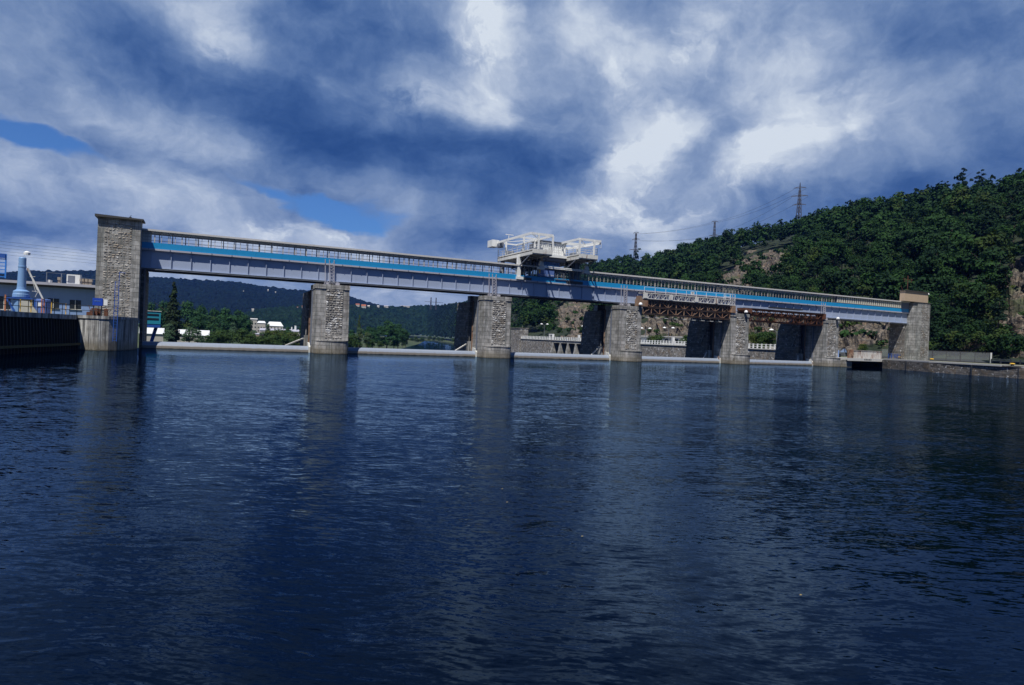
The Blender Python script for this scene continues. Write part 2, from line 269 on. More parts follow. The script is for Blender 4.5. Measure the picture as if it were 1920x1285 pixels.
# ---------------------------------------------------------------- mesh builder
ORG = {}
class MB:
    def __init__(s): s.v = []; s.f = []
    def add(s, vs, fs):
        o = len(s.v); s.v += [tuple(map(float, p)) for p in vs]; s.f += [tuple(i+o for i in f) for f in fs]; return s
    def hexa(s, p): return s.add(p, [(0, 3, 2, 1), (4, 5, 6, 7), (0, 1, 5, 4), (1, 2, 6, 5), (2, 3, 7, 6), (3, 0, 4, 7)])
    def box(s, x0, x1, y0, y1, z0, z1): return s.hexa([(x0, y0, z0), (x1, y0, z0), (x1, y1, z0), (x0, y1, z0), (x0, y0, z1), (x1, y0, z1), (x1, y1, z1), (x0, y1, z1)])
    def bar(s, p, q, a=.08, b=None):
        b = b or a; p = np.array(p, float); q = np.array(q, float); d = q-p; L = np.linalg.norm(d)
        if L < 1e-6: return s
        d /= L; up = np.array([0, 0, 1.]) if abs(d[2]) < .95 else np.array([1., 0, 0])
        u = np.cross(d, up); u /= np.linalg.norm(u); v = np.cross(u, d)
        u *= a/2; v *= b/2
        return s.hexa([p-u-v, p+u-v, p+u+v, p-u+v, q-u-v, q+u-v, q+u+v, q-u+v])
    def tube(s, p, q, r, r2=None, n=10, cap=True):
        r2 = r if r2 is None else r2; p = np.array(p, float); q = np.array(q, float); d = q-p; d /= max(np.linalg.norm(d), 1e-9)
        up = np.array([0, 0, 1.]) if abs(d[2]) < .95 else np.array([1., 0, 0]); u = np.cross(d, up); u /= np.linalg.norm(u); v = np.cross(u, d)
        vs = []
        for c, rr in ((p, r), (q, r2)):
            for i in range(n): a = 2*math.pi*i/n; vs.append(c+u*math.cos(a)*rr+v*math.sin(a)*rr)
        fs = [(i, (i+1) % n, n+(i+1) % n, n+i) for i in range(n)]
        if cap: fs += [tuple(range(n))[::-1], tuple(range(n, 2*n))]
        return s.add(vs, fs)
    def lathe(s, c, prof, n=20):
        vs = []; fs = []
        for (r, z) in prof:
            for i in range(n): a = 2*math.pi*i/n; vs.append((c[0]+r*math.cos(a), c[1]+r*math.sin(a), c[2]+z))
        for k in range(len(prof)-1):
            for i in range(n): fs.append((k*n+i, k*n+(i+1) % n, (k+1)*n+(i+1) % n, (k+1)*n+i))
        fs.append(tuple(range(n))[::-1]); fs.append(tuple(range((len(prof)-1)*n, len(prof)*n)))
        return s.add(vs, fs)
    def prism(s, poly, z0, z1, grow=0):
        n = len(poly); c = np.mean(np.array(poly), 0)
        vs = [(x+(x-c[0])*grow, y+(y-c[1])*grow, z0) for x, y in poly]+[(x, y, z1) for x, y in poly]
        return s.add(vs, [tuple(range(n))[::-1], tuple(range(n, 2*n))]+[(i, (i+1) % n, n+(i+1) % n, n+i) for i in range(n)])
    def extr(s, prof, x0, x1):          # profile (y,z) swept along x
        n = len(prof); vs = [(x0, y, z) for y, z in prof]+[(x1, y, z) for y, z in prof]
        return s.add(vs, [tuple(range(n)), tuple(range(n, 2*n))[::-1]]+[(i, n+i, n+(i+1) % n, (i+1) % n) for i in range(n)])
    def build_split(s, name, m, parent=None):
        par = list(range(len(s.v)))
        def fd(a):
            while par[a] != a: par[a] = par[par[a]]; a = par[a]
            return a
        for f in s.f:
            for q in f[1:]: par[fd(q)] = fd(f[0])
        gr = {}
        for f in s.f: gr.setdefault(fd(f[0]), []).append(f)
        for fs in gr.values():
            ids = sorted({i for f in fs for i in f}); mp = {a: b for b, a in enumerate(ids)}; q = MB(); q.v = [s.v[i] for i in ids]; q.f = [tuple(mp[i] for i in f) for f in fs]; q.build(name, m, parent)
    def build(s, name, m, parent=None, label=None, smooth=False, fix=True):
        o3 = ORG.get(parent.name, np.zeros(3)) if parent else np.zeros(3)
        me = bpy.data.meshes.new(name); v = np.array(s.v) - o3
        me.from_pydata(v.tolist(), [], s.f); me.update()
        import bmesh
        bm = bmesh.new(); bm.from_mesh(me); fix and bmesh.ops.recalc_face_normals(bm, faces=bm.faces); bm.to_mesh(me); bm.free()
        if smooth: me.polygons.foreach_set('use_smooth', [True]*len(me.polygons))
        me.materials.append(m); o = bpy.data.objects.new(name, me); SC.collection.objects.link(o)
        if parent: o.parent = parent; ORG[o.name] = o3
        else: ORG[o.name] = np.zeros(3)
        if label: o['label'] = label
        return o
def tag(o, label=None, cat=None, group=None, kind=None):
    if label: o['label'] = label
    if cat: o['category'] = cat
    if group: o['group'] = group
    if kind: o['kind'] = kind
    return o
def thing(name, label, cat, loc=(0, 0, 0), group=None):
    o = bpy.data.objects.new(name, None); SC.collection.objects.link(o); o.location = loc; o.empty_display_size = .3
    ORG[o.name] = np.array(loc, float); return tag(o, label, cat, group)
KIDS = {}
def copy_tree(o, loc=None, parent=None):
    c = o.copy(); SC.collection.objects.link(c)
    if parent: c.parent = parent
    if loc is not None: c.location = loc
    for ch in [x for x in bpy.data.objects if x.parent == o]: copy_tree(ch, None, c)
    return c
# numpy noise
def _h(ix, iy, s):
    n = (ix.astype(np.int64)*374761393+iy.astype(np.int64)*668265263+s*974634777) & 0x7fffffff
    n = ((n ^ (n >> 13))*1274126177) & 0x7fffffff
    return ((n ^ (n >> 16)) & 0xffff)/65535.
def vnoise(x, y, s=0):
    x = np.asarray(x, float); y = np.asarray(y, float); ix = np.floor(x); iy = np.floor(y); fx_ = x-ix; fy_ = y-iy
    fx_ = fx_*fx_*(3-2*fx_); fy_ = fy_*fy_*(3-2*fy_); ix = ix.astype(int); iy = iy.astype(int)
    a = _h(ix, iy, s); b = _h(ix+1, iy, s); c = _h(ix, iy+1, s); d = _h(ix+1, iy+1, s)
    return (a*(1-fx_)+b*fx_)*(1-fy_)+(c*(1-fx_)+d*fx_)*fy_
def fbm(x, y, s=0, o=5):
    r = 0; a = .5
    for i in range(o): r = r+a*vnoise(x*2**i, y*2**i, s+i*7); a *= .5
    return r
def worley(x, y, s=0):
    ix = np.floor(x).astype(int); iy = np.floor(y).astype(int); best = np.full(x.shape, 9.); idv = np.zeros(x.shape)
    for dx in (-1, 0, 1):
        for dy in (-1, 0, 1):
            px = ix+dx+_h(ix+dx, iy+dy, s)*.9; py = iy+dy+_h(ix+dx, iy+dy, s+5)*.9
            d = np.hypot(px-x, py-y); k = d < best; best = np.where(k, d, best); idv = np.where(k, _h(ix+dx, iy+dy, s+9), idv)
    return best, idv
def grid_mesh(name, V, m, attr=None, smooth=True, parent=None):
    nr, nc = V.shape[:2]; me = bpy.data.meshes.new(name); v = V.reshape(-1, 3)
    i = np.arange(nr-1)[:, None]*nc+np.arange(nc-1)[None, :]; q = np.stack([i, i+1, i+nc+1, i+nc], -1).reshape(-1, 4)
    raw_mesh(me, v, q, smooth)
    if attr is not None:
        at = me.attributes.new('rock', 'FLOAT', 'POINT'); at.data.foreach_set('value', attr.reshape(-1).astype(np.float32))
    me.materials.append(m); o = bpy.data.objects.new(name, me); SC.collection.objects.link(o); o.parent = parent; return o
def raw_mesh(me, v, q, smooth=False):
    me.vertices.add(len(v)); me.vertices.foreach_set('co', v.astype(np.float32).ravel())
    k = q.shape[1]; me.loops.add(q.size); me.loops.foreach_set('vertex_index', q.astype(np.int32).ravel())
    me.polygons.add(len(q)); me.polygons.foreach_set('loop_start', np.arange(0, q.size, k, dtype=np.int32)); me.polygons.foreach_set('loop_total', np.full(len(q), k, dtype=np.int32))
    me.polygons.foreach_set('use_smooth', np.full(len(q), smooth)); me.update(calc_edges=True); me.validate()
def tower_lattice(mb, c, h, w0, w1, n, t=.25):
    P = lambda k, i: (c[0]+(w0+(w1-w0)*k/n)/2*(1 if i in (1, 2) else -1), c[1]+(w0+(w1-w0)*k/n)/2*(1 if i > 1 else -1), c[2]+h*k/n)
    for k in range(n):
        for i in range(4):
            j = (i+1) % 4; mb.bar(P(k, i), P(k+1, i), t); mb.bar(P(k, i), P(k+1, j) if k % 2 else P(k, j), t*.6)
            mb.bar(P(k, j), P(k+1, i), t*.55); mb.bar(P(k, i), P(k+1, j), t*.55)
# ================================================================ SETTING
# water upstream and downstream
def water_mat(name, col):
    m = bpy.data.materials.new(name); m.use_nodes = True; t = NT(m.node_tree); t.n.clear()
    pos = t.new('ShaderNodeNewGeometry').outputs['Position']
    warp = t.vm('MULTIPLY', t.vm('SUBTRACT', t.noise(pos, .35, 2, .5, 0, True), (.5, .5, .5)), (1.1, 1.1, 0)); wp = t.vm('ADD', pos, warp)
    def wv(v, ang, lat, lon):                          # coordinates across and along the wind direction
        d = (math.cos(R_(ang)), math.sin(R_(ang)), 0); e = (-d[1], d[0], 0)
        return t.new('ShaderNodeCombineXYZ', {0: t.m('MULTIPLY', t.vm('DOT_PRODUCT', v, e, 1), lat), 1: t.m('MULTIPLY', t.vm('DOT_PRODUCT', v, d, 1), lon), 2: 0.}).outputs[0], d, e
    def slope(v, ang, lat, lon, det, amp, side=.35):   # wave facets: slope along and across the wind
        co_, d, e = wv(v, ang, lat, lon); n = t.new('ShaderNodeSeparateColor', {0: t.noise(co_, 1., det, .5, 0, True)})
        u = t.m('SUBTRACT', n.outputs[0], .5); u = t.m('MULTIPLY', t.m('ADD', u, t.m('MULTIPLY', t.m('MULTIPLY', u, t.m('ABSOLUTE', u)), 3.)), amp); w_ = t.m('MULTIPLY', t.m('SUBTRACT', n.outputs[1], .5), amp*side)
        return t.m('ADD', t.m('MULTIPLY', u, d[0]), t.m('MULTIPLY', w_, e[0])), t.m('ADD', t.m('MULTIPLY', u, d[1]), t.m('MULTIPLY', w_, e[1]))
    L = [slope(wp, 74, 1.5, 6.4, 1, .30), slope(wp, 54, 3.2, 14.0, 2, .42), slope(pos, 66, 11., 26., 2, .26, .7), slope(wp, 60, .3, .9, 2, .20)]
    sx, sy = L[0]
    for a, b in L[1:]: sx = t.m('ADD', sx, a); sy = t.m('ADD', sy, b)
    patch = t.noise(wv(pos, 66, .022, .06)[0], 1., 4, .6); yy = t.new('ShaderNodeSeparateXYZ', {0: pos}).outputs[1]
    amp = t.m('MULTIPLY', t.rng(patch, .36, .62, .50, 1.25), t.rng(yy, 28, 80, 1.0, .13))
    nv = t.vm('NORMALIZE', t.new('ShaderNodeCombineXYZ', {0: t.m('MULTIPLY', sx, amp), 1: t.m('MULTIPLY', sy, amp), 2: 1.}).outputs[0])
    fr = t.new('ShaderNodeFresnel', {0: 1.33, 1: nv})
    gl = t.new('ShaderNodeBsdfGlossy', {0: (.40, .58, .82, 1), 1: .05, 'Normal': nv}); gl.inputs[1].default_value = .03; df = t.new('ShaderNodeBsdfDiffuse', {0: c4(col)})
    mx = t.new('ShaderNodeMixShader', {0: fr.outputs[0], 1: df.outputs[0], 2: gl.outputs[0]}); t.new('ShaderNodeOutputMaterial', {0: mx.outputs[0]})
    return m
WAT = water_mat('reservoir_water', (.0003, .0015, .0050))
mb = MB(); mb.add([(-500, -500, 0), (700, -500, 0), (700, 90.2, 0), (-500, 90.2, 0)], [(0, 1, 2, 3)]); tag(mb.build('water', WAT), kind='structure')
mb = MB(); mb.add([(-300, 97, -9), (500, 97, -9), (1500, 2600, -9), (-300, 2600, -9)], [(0, 1, 2, 3)]); tag(mb.build('river', WAT), kind='structure')
def ground_fn(a, b, sc=.05):
    def fn(t):
        n = t.noise(t.pos, sc, 7, .6); n2 = t.noise(t.pos, sc*12, 5, .6)
        c = t.mix(t.rng(n, .4, .6), c4(a), c4(b)); c = t.mix(t.rng(n2, .4, .7, 0, .5), c, c4([x*.5 for x in a])); t.put(t.b.inputs[0], c); bump(t, n2, .5, .3)
    return fn
MEADOW = mat('meadow', rough=.95, fn=ground_fn((.030, .055, .018), (.070, .085, .03))); GRAVEL = mat('gravel_and_grass', rough=.95, fn=ground_fn((.24, .22, .19), (.10, .13, .05), .15))
mb = MB(); mb.add([(-9000, -6000, -14), (9000, -6000, -14), (9000, 14000, -14), (-9000, 14000, -14)], [(0, 1, 2, 3)]); tag(mb.build('ground', MEADOW), kind='structure')
# weir sill below the gates
mb = MB(); mb.extr([(90.2, -10), (90.2, .02), (91.2, .02), (97, -7), (100, -9.5), (100, -10)], -7.0, 113); tag(mb.build('weir_sill', CONC), kind='structure')
# left bank valley floor, falling to the river
sh = [(-9, 98), onground(560, 150, 0)[:2], onground(700, 300, 0)[:2], onground(762, 540, 0)[:2], onground(790, 800, 0)[:2], onground(797, 1150, 0)[:2], onground(775, 1500, 0)[:2], onground(640, 2300, 0)[:2]]
sh = np.array(sh); W_ = []
for k in (0, 6, 14, 60, 300, 3000):
    W_.append([(x-k, y+(0 if k < 3000 else 0), (-9.3 if k == 0 else (-8.2 if k == 6 else (-6.2 if k == 14 else -5.0)))) for x, y in sh])
tag(grid_mesh('valley_floor', np.array(W_), MEADOW), kind='structure')
mb = MB(); mb.add([(-2500, 1400, -5.05), (200, 1400, -5.05), (200, 4200, -5.05), (-2500, 4200, -5.05)], [(0, 1, 2, 3)]); 
# river far meadow on the outer side of the bend
mp_ = [onground(798, 1230, 0), onground(812, 1210, 0), onground(830, 1000, 0), onground(862, 780, 0), onground(900, 700, 0), onground(980, 900, 0), onground(930, 2600, 0), onground(760, 2600, 0), onground(775, 1560, 0)]
mb = MB(); mb.prism([(x, y) for x, y, z in mp_], -9.5, -7.2, .004); tag(mb.build('river_meadow', MEADOW), kind='structure')
# left bank platform behind the quay, right bank platform
mb = MB(); mb.prism([(-12.3, 80), (-15.6, 65.6), (-22, 35), (-40, -60), (-400, -60), (-400, 125), (-16, 125), (-11.8, 97.5), (-11.5, 97)], -12, 3.55); tag(mb.build('left_bank', GRAVEL), kind='structure')
QR = [(123.6, 86.5), (122.68, 84.16), (116.9, 71.56), (112.6, 54.69), (106, 25), (92, -40)]
mb = MB(); mb.prism([(127, 87), (123.7, 83.9), (117.9, 71.3), (113.6, 54.4), (107, 24.6), (93, -40.4), (600, -40), (600, 120), (127, 120)], -10, 1.78); tag(mb.build('right_bank', GRAVEL), kind='structure')
mb = MB(); mb.prism([(116.3, 97.5), (127, 97), (127, 120.3), (600, 120.3), (600, 236), (117, 236)], -10, 2.55); tag(mb.build('lock_terrace', GRAVEL), kind='structure')
# ---- hills
def interp(px, pts): return np.interp(px, [p[0] for p in pts], [p[1] for p in pts])
HS = [(860, 574), (900, 556), (1000, 524), (1060, 508), (1110, 498), (1200, 491), (1232, 484), (1260, 470), (1290, 468), (1330, 452), (1400, 438), (1440, 425), (1500, 416), (1530, 402), (1600, 381), (1680, 373), (1740, 360), (1790, 344), (1850, 333), (1920, 313), (2000, 300), (2300, 270)]
BASE_X = 153.
def hill_cols(px):
    r = ray(px, horizon(px)); n = math.hypot(r[0], r[1]); u = (r[0]/n, r[1]/n)
    db = BASE_X/u[0]; 
    if px < 985: db = db+(985-px)/125*430
    db = max(db, 120 if px > 1900 else 0)
    dr = np.interp(px, [860, 985, 1120, 1500, 1920, 2300], [1150, 900, 800, 640, 430, 380])
    zb = np.interp(px, [860, 960, 990], [-8.5, -8., 2.4])
    th = np.interp(px, [860, 1200, 1500, 1920], [10, 12, 15, 19])
    zr = H+tanel(px, interp(px, HS))*dr-th
    return u, db, dr, zb, zr
ROCKS = [[(1330, 545), (1350, 528), (1380, 503), (1400, 488), (1440, 474), (1485, 466), (1502, 480), (1470, 512), (1430, 538), (1400, 560), (1335, 560)],
         [(1205, 592), (1290, 585), (1345, 600), (1440, 592), (1560, 598), (1700, 600), (1700, 650), (1560, 656), (1440, 650), (1205, 640)],
         [(1868, 560), (1880, 510), (1945, 478), (1960, 590), (1890, 600), (1870, 590)],
         [(1858, 640), (1880, 612), (1960, 600), (1960, 690), (1885, 668)], [(1800, 668), (1818, 645), (1850, 642), (1860, 668)],
         [(1026, 600), (1060, 572), (1098, 548), (1120, 556), (1112, 600), (1070, 634), (1048, 636), (1056, 605)]]
def inpoly(x, y, poly):
    r = np.zeros(np.shape(x), bool); n = len(poly)
    for i in range(n):
        x1, y1 = poly[i]; x2, y2 = poly[(i+1) % n]
        c = ((y1 > y) != (y2 > y)) & (x < (x2-x1)*(y-y1)/(y2-y1+1e-9)+x1); r ^= c
    return r
NT_ = 150
pxs = np.concatenate([np.arange(858, 1960, 3.0), np.arange(1960, 2400, 12)])
ts = np.concatenate([np.linspace(0, 1, NT_-25)**1.15, np.linspace(1.02, 2.0, 25)])
V = np.zeros((NT_, len(pxs), 3))
COLS = [hill_cols(p) for p in pxs]
def prof(t): return np.where(t < 1, 1-(1-np.clip(t, 0, 1))**1.35, 1-.10*(t-1))
for j, (u, db, dr, zb, zr) in enumerate(COLS):
    d = db+(dr-db)*ts; V[:, j, 0] = u[0]*d; V[:, j, 1] = u[1]*d; V[:, j, 2] = zb+(zr-zb)*prof(ts)
V[:, :, 2] += (fbm(V[:, :, 0]/45, V[:, :, 1]/45, 3, 3)-.45)*np.clip(ts*6, 0, 1)[:, None]*np.clip((1.4-ts)*2, .1, 1)[:, None]*9
X_, Y_, Wd = proj(V.reshape(-1, 3)); X_ = X_.reshape(V.shape[:2]); Y_ = Y_.reshape(V.shape[:2])
wob = (fbm(V[:, :, 0]/9, V[:, :, 1]/9, 8, 4)-.47)*70
rock = np.zeros(V.shape[:2])
for P in ROCKS: rock = np.maximum(rock, inpoly(X_+wob, Y_+wob*.6, P).astype(float))
rock = np.minimum(rock, (ts < 1.02)[:, None])
for _ in range(2): rock[1:-1, 1:-1] = (rock[1:-1, 1:-1]*2+rock[:-2, 1:-1]+rock[2:, 1:-1]+rock[1:-1, :-2]+rock[1:-1, 2:])/6
rid = 1-np.abs(fbm(V[:, :, 0]/7+V[:, :, 2]/9, V[:, :, 1]/7, 21, 5)*2-.97)*3
rg2 = fbm(V[:, :, 0]/2.5, V[:, :, 1]/2.5+V[:, :, 2]/3, 31, 4)-.47
dis = rock*(rid*2.2+rg2*5.0); V[:, :, 2] += dis*.8; V[:, :, 0] -= dis*.75; V[:, :, 1] -= dis*.3
def hill_fn(t):
    at = t.new('ShaderNodeAttribute', attribute_name='rock').outputs['Fac']
    n = t.noise(t.pos, .25, 8, .65); n2 = t.noise(t.scale(t.pos, (1, 1, 2.2)), .6, 7, .65, .6); n3 = t.noise(t.pos, .07, 4, .6)
    rc = t.mix(t.rng(n2, .38, .62), (.22, .178, .135, 1), (.07, .062, .056, 1)); rc = t.mix(t.rng(n, .52, .66, 0, .7), rc, (.20, .12, .065, 1))
    vo = t.new('ShaderNodeTexVoronoi', feature='DISTANCE_TO_EDGE'); t.put(vo.inputs['Vector'], t.scale(t.vm('ADD', t.pos, t.vm('MULTIPLY', t.noise(t.pos, .5, 4, .6, 0, True), (3, 3, 3))), (1, 1, 1.8))); vo.inputs['Scale'].default_value = .42
    rc = t.mix(t.rng(vo.outputs[0], .0, .10, .85, 0), rc, (.02, .02, .02, 1))
    rc = t.mix(t.rng(t.noise(t.pos, 1.4, 5, .6), .52, .62, 0, .6), rc, (.05, .045, .04, 1)); rc = t.mix(t.rng(n3, .54, .64, 0, .7), rc, (.045, .065, .022, 1))
    gc = t.mix(t.rng(n, .4, .6), (.008, .018, .008, 1), (.022, .034, .013, 1))
    t.put(t.b.inputs[0], t.mix(t.rng(t.m('ADD', at, t.m('MULTIPLY', t.m('SUBTRACT', n2, .5), .5)), .35, .55), gc, rc)); bump(t, n2, .8, .8)
HILLM = mat('hill_ground', rough=.95, fn=hill_fn)
tag(grid_mesh('hill', V, HILLM, rock, False), kind='structure')
VH, RK = V, rock
# far wooded hills: canopy relief as real geometry
def canopy_fn(a, b):
    def fn(t):
        n = t.noise(t.pos, .02, 6, .6); n2 = t.noise(t.pos, .11, 5, .65)
        c = t.mix(t.rng(n, .4, .6), c4(a), c4(b)); c = t.mix(t.rng(n2, .42, .62, 0, .75), c, c4([x*.35 for x in a])); t.put(t.b.inputs[0], c); bump(t, n2, 1, 3.)
    return fn
CAN = mat('far_canopy', rough=.95, spec=.1, fn=canopy_fn((.004, .011, .012), (.006, .016, .016)))
CAN2 = mat('valley_canopy', rough=.95, spec=.1, fn=canopy_fn((.008, .024, .014), (.014, .034, .018)))
def far_hill(name, sil, db, dr, zb, p0, p1, nc, nr, m, crown, amp, tmax=1.25, gam=1.0, woodlabel=None):
    px = np.linspace(p0, p1, nc); t = np.linspace(0, tmax, nr); V = np.zeros((nr, nc, 3))
    for j, p in enumerate(px):
        r = ray(p, horizon(p)); n = math.hypot(r[0], r[1]); b_ = interp(p, db); q = interp(p, dr); zr = H+tanel(p, interp(p, sil))*q-amp*.8
        d = b_+(q-b_)*t; V[:, j, 0] = r[0]/n*d; V[:, j, 1] = r[1]/n*d; V[:, j, 2] = zb+(zr-zb)*np.where(t < 1, np.clip(t, 0, 1)**gam, 1-.3*(t-1))
    V[:, :, 2] += (fbm(V[:, :, 0]/170, V[:, :, 1]/170, 5, 4)-.47)*38*np.clip(t*4, 0, 1)[:, None]*np.clip(np.abs(1-t)*3, 0.1, 1)[:, None]
    w1, i1 = worley(V[:, :, 0]/crown, V[:, :, 1]/crown, 2)
    V[:, :, 2] += amp*(1-np.clip(w1, 0, 1)**2)*(.5+.8*i1)
    V[:, :, :2] += (rng.random((nr, nc, 2))-.5)*crown*.15
    o = grid_mesh(name, V, m, None, False); return o, V
HL = [(-500, 500), (0, 512), (50, 508), (180, 507), (275, 519), (330, 522), (400, 526), (450, 530), (500, 537), (540, 543), (590, 545), (625, 544), (655, 556), (690, 567), (720, 574), (780, 590)]
o, VL = far_hill('far_wooded_hill', HL, [(-500, 1500), (800, 1700)], [(-500, 2500), (800, 2700)], -5, -500, 790, 520, 110, CAN, 13, 9)
tag(o, 'dark blue wooded hill across the left horizon beyond the valley', kind='structure')
o2, V2 = far_hill('valley_wooded_hill', [(400, 612), (440, 596), (480, 582), (530, 577), (600, 571), (650, 572), (700, 574), (760, 576), (784, 573), (819, 573), (843, 570), (866, 566), (960, 545), (1000, 540)],
                 [(400, 1100), (640, 1250), (790, 1620), (815, 1500), (860, 950), (960, 800), (1000, 800)], [(400, 1500), (640, 1700), (800, 2000), (860, 1350), (1000, 1250)], -6, 400, 1000, 330, 120, CAN2, 10, 9)
tag(o2, kind='structure')
# ================================================================ DAM PIERS
YF = 87.1; YG = 89.3; X0 = 15.0; S = 24.0
def blocks(mb, x0, x1, z0, z1, yf, rows, per, prot=.05):
    zs = np.linspace(z0, z1, rows+1)
    for r in range(rows):
        n = per+random.choice([0, 0, 1, -1]); xs = np.linspace(x0, x1, n+1); xs[1:-1] += (np.random.RandomState(r*7+n).rand(n-1)-.5)*(x1-x0)/n*.5
        for i in range(n):
            a, b = xs[i]+.02, xs[i+1]-.02; c, d = zs[r]+.02, zs[r+1]-.025; p = prot*random.uniform(.35, 1.25); k = .07
            q = lambda: random.uniform(-.04, .04)
            v = [(a, yf, c), (b, yf, c), (b, yf, d), (a, yf, d), (a+k, yf-p+q(), c+k), (b-k, yf-p+q(), c+k), (b-k, yf-p+q(), d-k), (a+k, yf-p+q(), d-k), ((a+b)/2+q(), yf-p*1.25, (c+d)/2+q())]
            mb.add(v, [(0, 1, 5, 4), (1, 2, 6, 5), (2, 3, 7, 6), (3, 0, 4, 7), (4, 5, 8), (5, 6, 8), (6, 7, 8), (7, 4, 8)])
PL = ['first stone pier from the left tower, white lime streaks over its rough stones', 'second stone pier from the left, just left of the crane', 'third stone pier from the left, where the rusty truss with white walkway begins',
      'fourth stone pier from the left, between the two rusty trusses', 'fifth stone pier, rightmost, beside the boat lock opening']
def make_pier():
    t = thing('dam_pier', PL[0], 'pier', (X0, YF, 0), 'stone piers carrying the dam bridge')
    x, y = X0, YF
    m = MB(); m.hexa([(x-2.32, y-.05, -9.5), (x+2.32, y-.05, -9.5), (x+2.28, y+4.3, -9.5), (x-2.28, y+4.3, -9.5), (x-2.17, y+.06, 8.55), (x+2.17, y+.06, 8.55), (x+2.17, y+4.3, 8.55), (x-2.17, y+4.3, 8.55)]); m.build('shaft', CONC, t)
    m = MB()
    for i in range(6): a = x-2.24+i*.748; m.box(a, a+.73, y-.03-.02*(i % 2), y+4.34, 8.553, 9.15+random.uniform(-.03, .03))
    m.build('cap', CONC, t)
    m = MB(); pts = [(x-2.2, y+.5)]+[(x-2.2*math.cos(math.pi*i/14), y-.1-1.25*math.sin(math.pi*i/14)**.75) for i in range(15)]+[(x+2.2, y+.5)]
    m.prism(pts, -9.5, 1.62, .03); m.prism([(a, b-.06) for a, b in pts], 1.623, 1.8, 0); m.build('cutwater', CONC, t)
    m = MB(); blocks(m, x-.85, x+1.38, 2.0, 8.5, y+.02, 21, 5); m.build('stone_facing', STONE, t)
    m = MB(); m.hexa([(x-2.75, y+5.4, -9.5), (x+2.6, y+5.4, -9.5), (x+2.6, y+12.2, -9.5), (x-2.75, y+12.2, -9.5), (x-2.35, y+5.4, 8.35), (x+2.35, y+5.4, 8.35), (x+2.35, y+10.8, 8.35), (x-2.35, y+10.8, 8.35)]); m.build('rear_block', ASHLAR, t)
    m = MB(); m.box(x-1.9, x+1.9, y+4.3, y+5.4, -9.5, 8.3); m.build('gate_slot_wall', DARKST, t)
    for yy in (2.2, 4.05):
        m = MB(); m.box(x-2.38, x-2.2, y+yy, y+yy+.13, -.5, 8.5); m.box(x+2.2, x+2.38, y+yy, y+yy+.13, -.5, 8.5); m.build('guide_rail', RUST2 if yy > 3 else GREYST, t)
    for dx in (-.55, .9):
        m = MB(); m.box(x+dx-.28, x+dx+.28, y+1.9, y+2.9, 9.15, 9.55); m.box(x+dx-.16, x+dx+.16, y+2.0, y+2.8, 9.55, 9.78); m.build('bearing', GIRD_L, t)
    m = MB(); m.box(x-1.2, x+1.6, y+8.2, y+9.4, 8.35, 9.5); m.build('rear_bearing', CONC, t)
    m = MB(); yl = y+1.82
    for a in (-.75, -.2, .42): m.bar((x+a, yl, 9.16), (x+a-.12, yl, 12.6 if a > -.5 else 12.6), .09)
    for k in range(7): m.bar((x-.2-.02*k, yl, 9.3+k*.42), (x+.42-.03*k, yl, 9.3+(k+1)*.42), .05); m.bar((x+.42-.03*k, yl, 9.3+k*.42), (x-.2-.02*k, yl, 9.3+(k+1)*.42), .05)
    m.build('lattice_post', GIRD_L, t)
    m = MB(); m.bar((x-2.35, y+7.1, 3.6), (x-2.35, y+5.9, 6.6), .5, .12); m.bar((x-2.4, y+6.0, 6.2), (x-2.4, y+6.9, 6.2), .5, .3); m.build('hinge_bracket', QCONC, t)
    return t
p0 = make_pier()
PIERS = [p0]
for k in range(1, 5):
    c = copy_tree(p0, (X0+S*k, YF, 0)); c['label'] = PL[k]; PIERS.append(c)
# ================================================================ WEIR GATES
GL = ['leftmost grey steel flap gate, between the left tower and first pier', 'grey steel flap gate between the first and second piers', 'grey steel flap gate between the second and third piers, under the crane shadow',
      'grey steel flap gate between third and fourth piers, shaded by the longer truss', 'rightmost grey steel flap gate, between fourth and fifth piers']
def make_gate():
    gx = -7.0; t = thing('weir_gate', GL[0], 'weir gate', (gx, YG, 0), 'flap gates holding back the water')
    pr = [(YG+.05, -2), (YG-.08, 0), (YG-.02, .32), (YG+.12, .60), (YG+.32, .76), (YG+.6, .83), (YG+.9, .70), (YG+.9, -2)]
    m = MB()
    for i in range(9): a = gx+.05+i*2.168; m.extr(pr, a, a+2.158)
    m.extr([(YG+.1, -2), (YG+.0, 0), (YG+.2, .6), (YG+.6, .85), (YG+.8, .7), (YG+.8, -2)], gx+.05, gx+19.6); m.build('flap', GATEM, t)
    m = MB(); m.extr([(YG-.15, -1.5), (YG-.15, .75), (YG+.2, 1.25), (YG+1.4, 1.35), (YG+1.4, -1.5)], gx+19.45, gx+19.68); m.build('side_seal', WHITER, t)
    m = MB(); m.bar((gx+19.3, YG+3.2, 1.9), (gx+16.6, YG+1.0, .8), .16); m.build('strut', WHITER, t)
    m = MB(); m.box(gx+19.2, gx+19.7, YG+2.2, YG+3.6, -1, 2.3); m.box(gx+19.35, gx+19.45, YG+2.5, YG+2.6, 2.3, 3.2); m.build('hinge_block', QCONC, t)
    return t
g0 = make_gate()
for k in range(1, 5):
    c = copy_tree(g0, (-7.0+S*k+.12, YG, 0)); c['label'] = GL[k]
